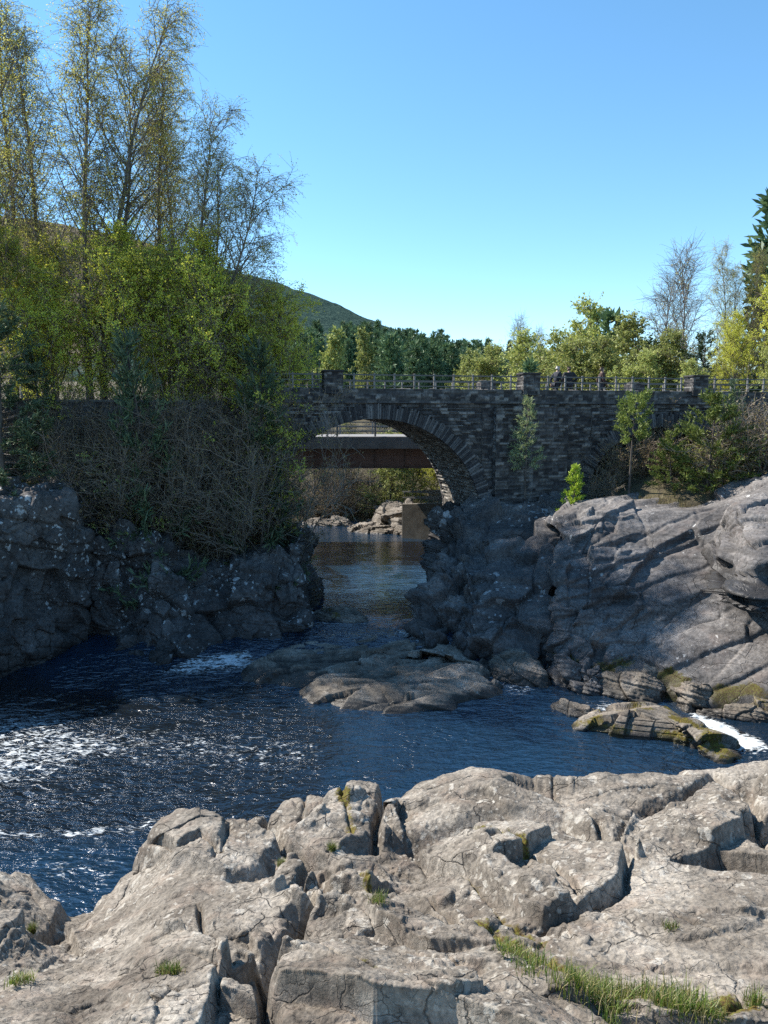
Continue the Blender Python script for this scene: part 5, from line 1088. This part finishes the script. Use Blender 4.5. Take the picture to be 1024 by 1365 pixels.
    link('hair', skin_mesh('hair', K, [('skull', 'crown'), ('skull', 'nape')]), hair, o)
    mb = bmesh.new(); c = J['jaw']; q = [mb.verts.new((x, c[1] + yy, c[2] + z)) for x, yy, z in ((-0.012, -0.082, 0.035), (0.012, -0.082, 0.035), (0, -0.078, 0.075), (0, -0.108, 0.038))]
    for f in ((0, 1, 3), (1, 2, 3), (2, 0, 3), (0, 2, 1)): mb.faces.new([q[i] for i in f])
    bm_obj('nose', mb, M['skin'], o)
    return o
person(737, 1.2, math.radians(100), 1.88, M['navy'], M['hair_pale'], 'pale-haired walker in a long dark jacket, nearest the tall pier', 0.10, 1.1, 'down', 0.15, 0.02)
person(754, 0.75, math.radians(175), 1.84, M['black'], M['hair_brown'], 'walker in black standing with elbows out, middle of the three', 0.10, 1.25, 'pocket', 0.04, 0.02)
person(796, 1.2, math.radians(80), 1.86, M['maroon'], M['hair_brown'], 'walker in dark brown standing apart, rightmost of the three', 0.02, 1.05, 'down', 0.1)

# ------------------------------------------------------------------ grass and moss in the clefts of the bedrock, dry growth on the banks
def blades(C, Nrm, h, w, rs, lean=0.5, wind=(0, 0, 0)):
    n = len(C); a = rs.uniform(0, 6.283, n); out = np.stack([np.cos(a), np.sin(a), 0 * a], -1); side = np.stack([-np.sin(a), np.cos(a), 0 * a], -1); hh = (h * (0.5 + 0.8 * rs.rand(n)))[:, None]; lw = (lean * rs.rand(n))[:, None]; ww = w * (0.7 + 0.6 * rs.rand(n))[:, None]
    up = np.array((0, 0, 1.0)); P1 = C + up * hh * 0.5 + out * hh * lw * 0.25; P2 = C + up * hh * (1 - 0.25 * lw) + out * hh * lw
    V = np.stack([C - side * ww, C + side * ww, P1 + side * ww * 0.8, P2, P1 - side * ww * 0.8], 1).reshape(-1, 3); k = np.arange(n)[:, None] * 5
    return V, np.concatenate([k + np.array([[0, 1, 2, 4]])]), np.concatenate([k + np.array([[4, 2, 3]])])
M['grass'] = leaf_material('fresh_grass', [(0.05, 0.10, 0.012), (0.10, 0.17, 0.018), (0.16, 0.20, 0.03), (0.28, 0.24, 0.10), (0.34, 0.28, 0.14)], 0.4)
M['drygrass'] = leaf_material('dry_heather_and_grass', [(0.06, 0.045, 0.025), (0.12, 0.095, 0.045), (0.20, 0.165, 0.08), (0.09, 0.10, 0.03)], 0.3)
SURF = FG[FK0:FK0 + 600:2, ::2]; SPX, SPY = to_px(SURF)
def fore_points(poly, n, rs, spread=0.03):
    m = np.argwhere(poly_sd(np.stack([SPX, SPY], -1), [np.array(p, float) for p in poly]) < 0); m = m if len(m) else np.array([np.unravel_index(np.argmin((SPX - np.mean([p[0] for p in poly])) ** 2 + (SPY - np.mean([p[1] for p in poly])) ** 2), SPX.shape)]); q = m[rs.randint(0, len(m), n)]
    C = SURF[q[:, 0], q[:, 1]] + rs.normal(size=(n, 3)) * np.array((spread * .4, spread * .4, 0)); C[:, 2] -= 0.006
    return C
def clump_pick(C, rs, scale=9.0, th_=-0.05):
    return C[(perlin(C * scale + 3) + 0.35 * rs.normal(size=len(C))) > th_]
rs = np.random.RandomState(4)
C = np.concatenate([clump_pick(fore_points([(735, 1308), (770, 1302), (800, 1318), (850, 1322), (930, 1330), (962, 1352), (955, 1385), (830, 1385), (790, 1345), (745, 1328)], 5200, rs), rs), clump_pick(fore_points([(660, 1268), (690, 1264), (722, 1282), (738, 1305), (716, 1312), (690, 1290)], 1100, rs), rs, 9, -0.2)])
V, f4, f3 = blades(C, None, 0.062, 0.0014, rs, 0.8)
tag(link('grass', raw_mesh('grass', V, [f4, f3], False), M['grass']), 'short green grass growing in the cleft at the bottom right of the bedrock', 'grass', None, 'stuff')
def tuft(label, poly, n, h, m, dry=0.0):
    cx, cy = np.mean([p[0] for p in poly]), np.mean([p[1] for p in poly]); poly = [(cx + (a - cx) * 0.7, cy + (b - cy) * 0.7) for a, b in poly]
    C = fore_points(poly, n, rs); c = C.mean(0); C = c + (C - c) * np.array((0.75, 0.75, 1.0)); V, f4, f3 = blades(C - c, None, h, 0.0013, rs, 0.9)
    tag(link('grass_tuft', raw_mesh('grass_tuft', V, [f4, f3], False), m, None, tuple(c)), label, 'grass', 'grass tufts in the bedrock')
for lab, poly, n, h in [('grass tuft at the notch between the small left rock and the water', [(52, 1214), (75, 1210), (80, 1224), (55, 1226)], 260, 0.045), ('flat yellow-green tuft at the left edge of the photo', [(0, 1318), (55, 1306), (60, 1316), (0, 1332)], 420, 0.03),
                        ('yellow-green tuft left of the deep central cleft', [(195, 1286), (235, 1290), (250, 1302), (215, 1305)], 380, 0.035), ('tuft in the cracked knoll at the far crest of the bedrock', [(438, 1078), (455, 1082), (450, 1100), (440, 1095)], 200, 0.04),
                        ('small tuft on the far crest left of the cracked knoll', [(308, 1064), (330, 1064), (328, 1072), (312, 1072)], 160, 0.03), ('mossy tuft in the middle of the broken ground', [(485, 1190), (520, 1190), (520, 1225), (480, 1222)], 420, 0.03),
                        ('thin tuft beside the fine crack on the right slope', [(876, 1232), (910, 1236), (905, 1244), (880, 1242)], 120, 0.03), ('thin pale tuft at the right end of the grassy cleft', [(985, 1330), (1015, 1322), (1020, 1345), (990, 1350)], 160, 0.05)]:
    tuft(lab, poly, n, h, M['grass'])
def sward(name, label, xr, yr, n, h, cond, seed):
    rs = np.random.RandomState(seed); x = rs.uniform(xr[0], xr[1], n); y = rs.uniform(yr[0], yr[1], n); z = terrain_z(x, y); k = cond(x, y, z) & (z > 0.9); C = np.stack([x, y, z - 0.05], -1)[k]; C = C[perlin(C * 0.9 + 5) > -0.15]
    V, f4, f3 = blades(C, None, h, 0.012, rs, 1.1)
    tag(link(name, raw_mesh(name, V, [f4, f3], False), M['drygrass']), label, 'ground cover', None, 'stuff')
sward('undergrowth', 'dry heather and grass covering the left bank', (-26, -4.5), (27, 44), 60000, 0.45, lambda x, y, z: (x < 0), 1)
sward('undergrowth', 'dry grass and litter on the right bank by the bridge', (6, 34), (32, 50), 42000, 0.35, lambda x, y, z: (x > 3), 2)
sward('undergrowth', 'pale dry grass along the far bank', (-24, 8), (66.5, 76), 16000, 0.5, lambda x, y, z: y > 66, 3)
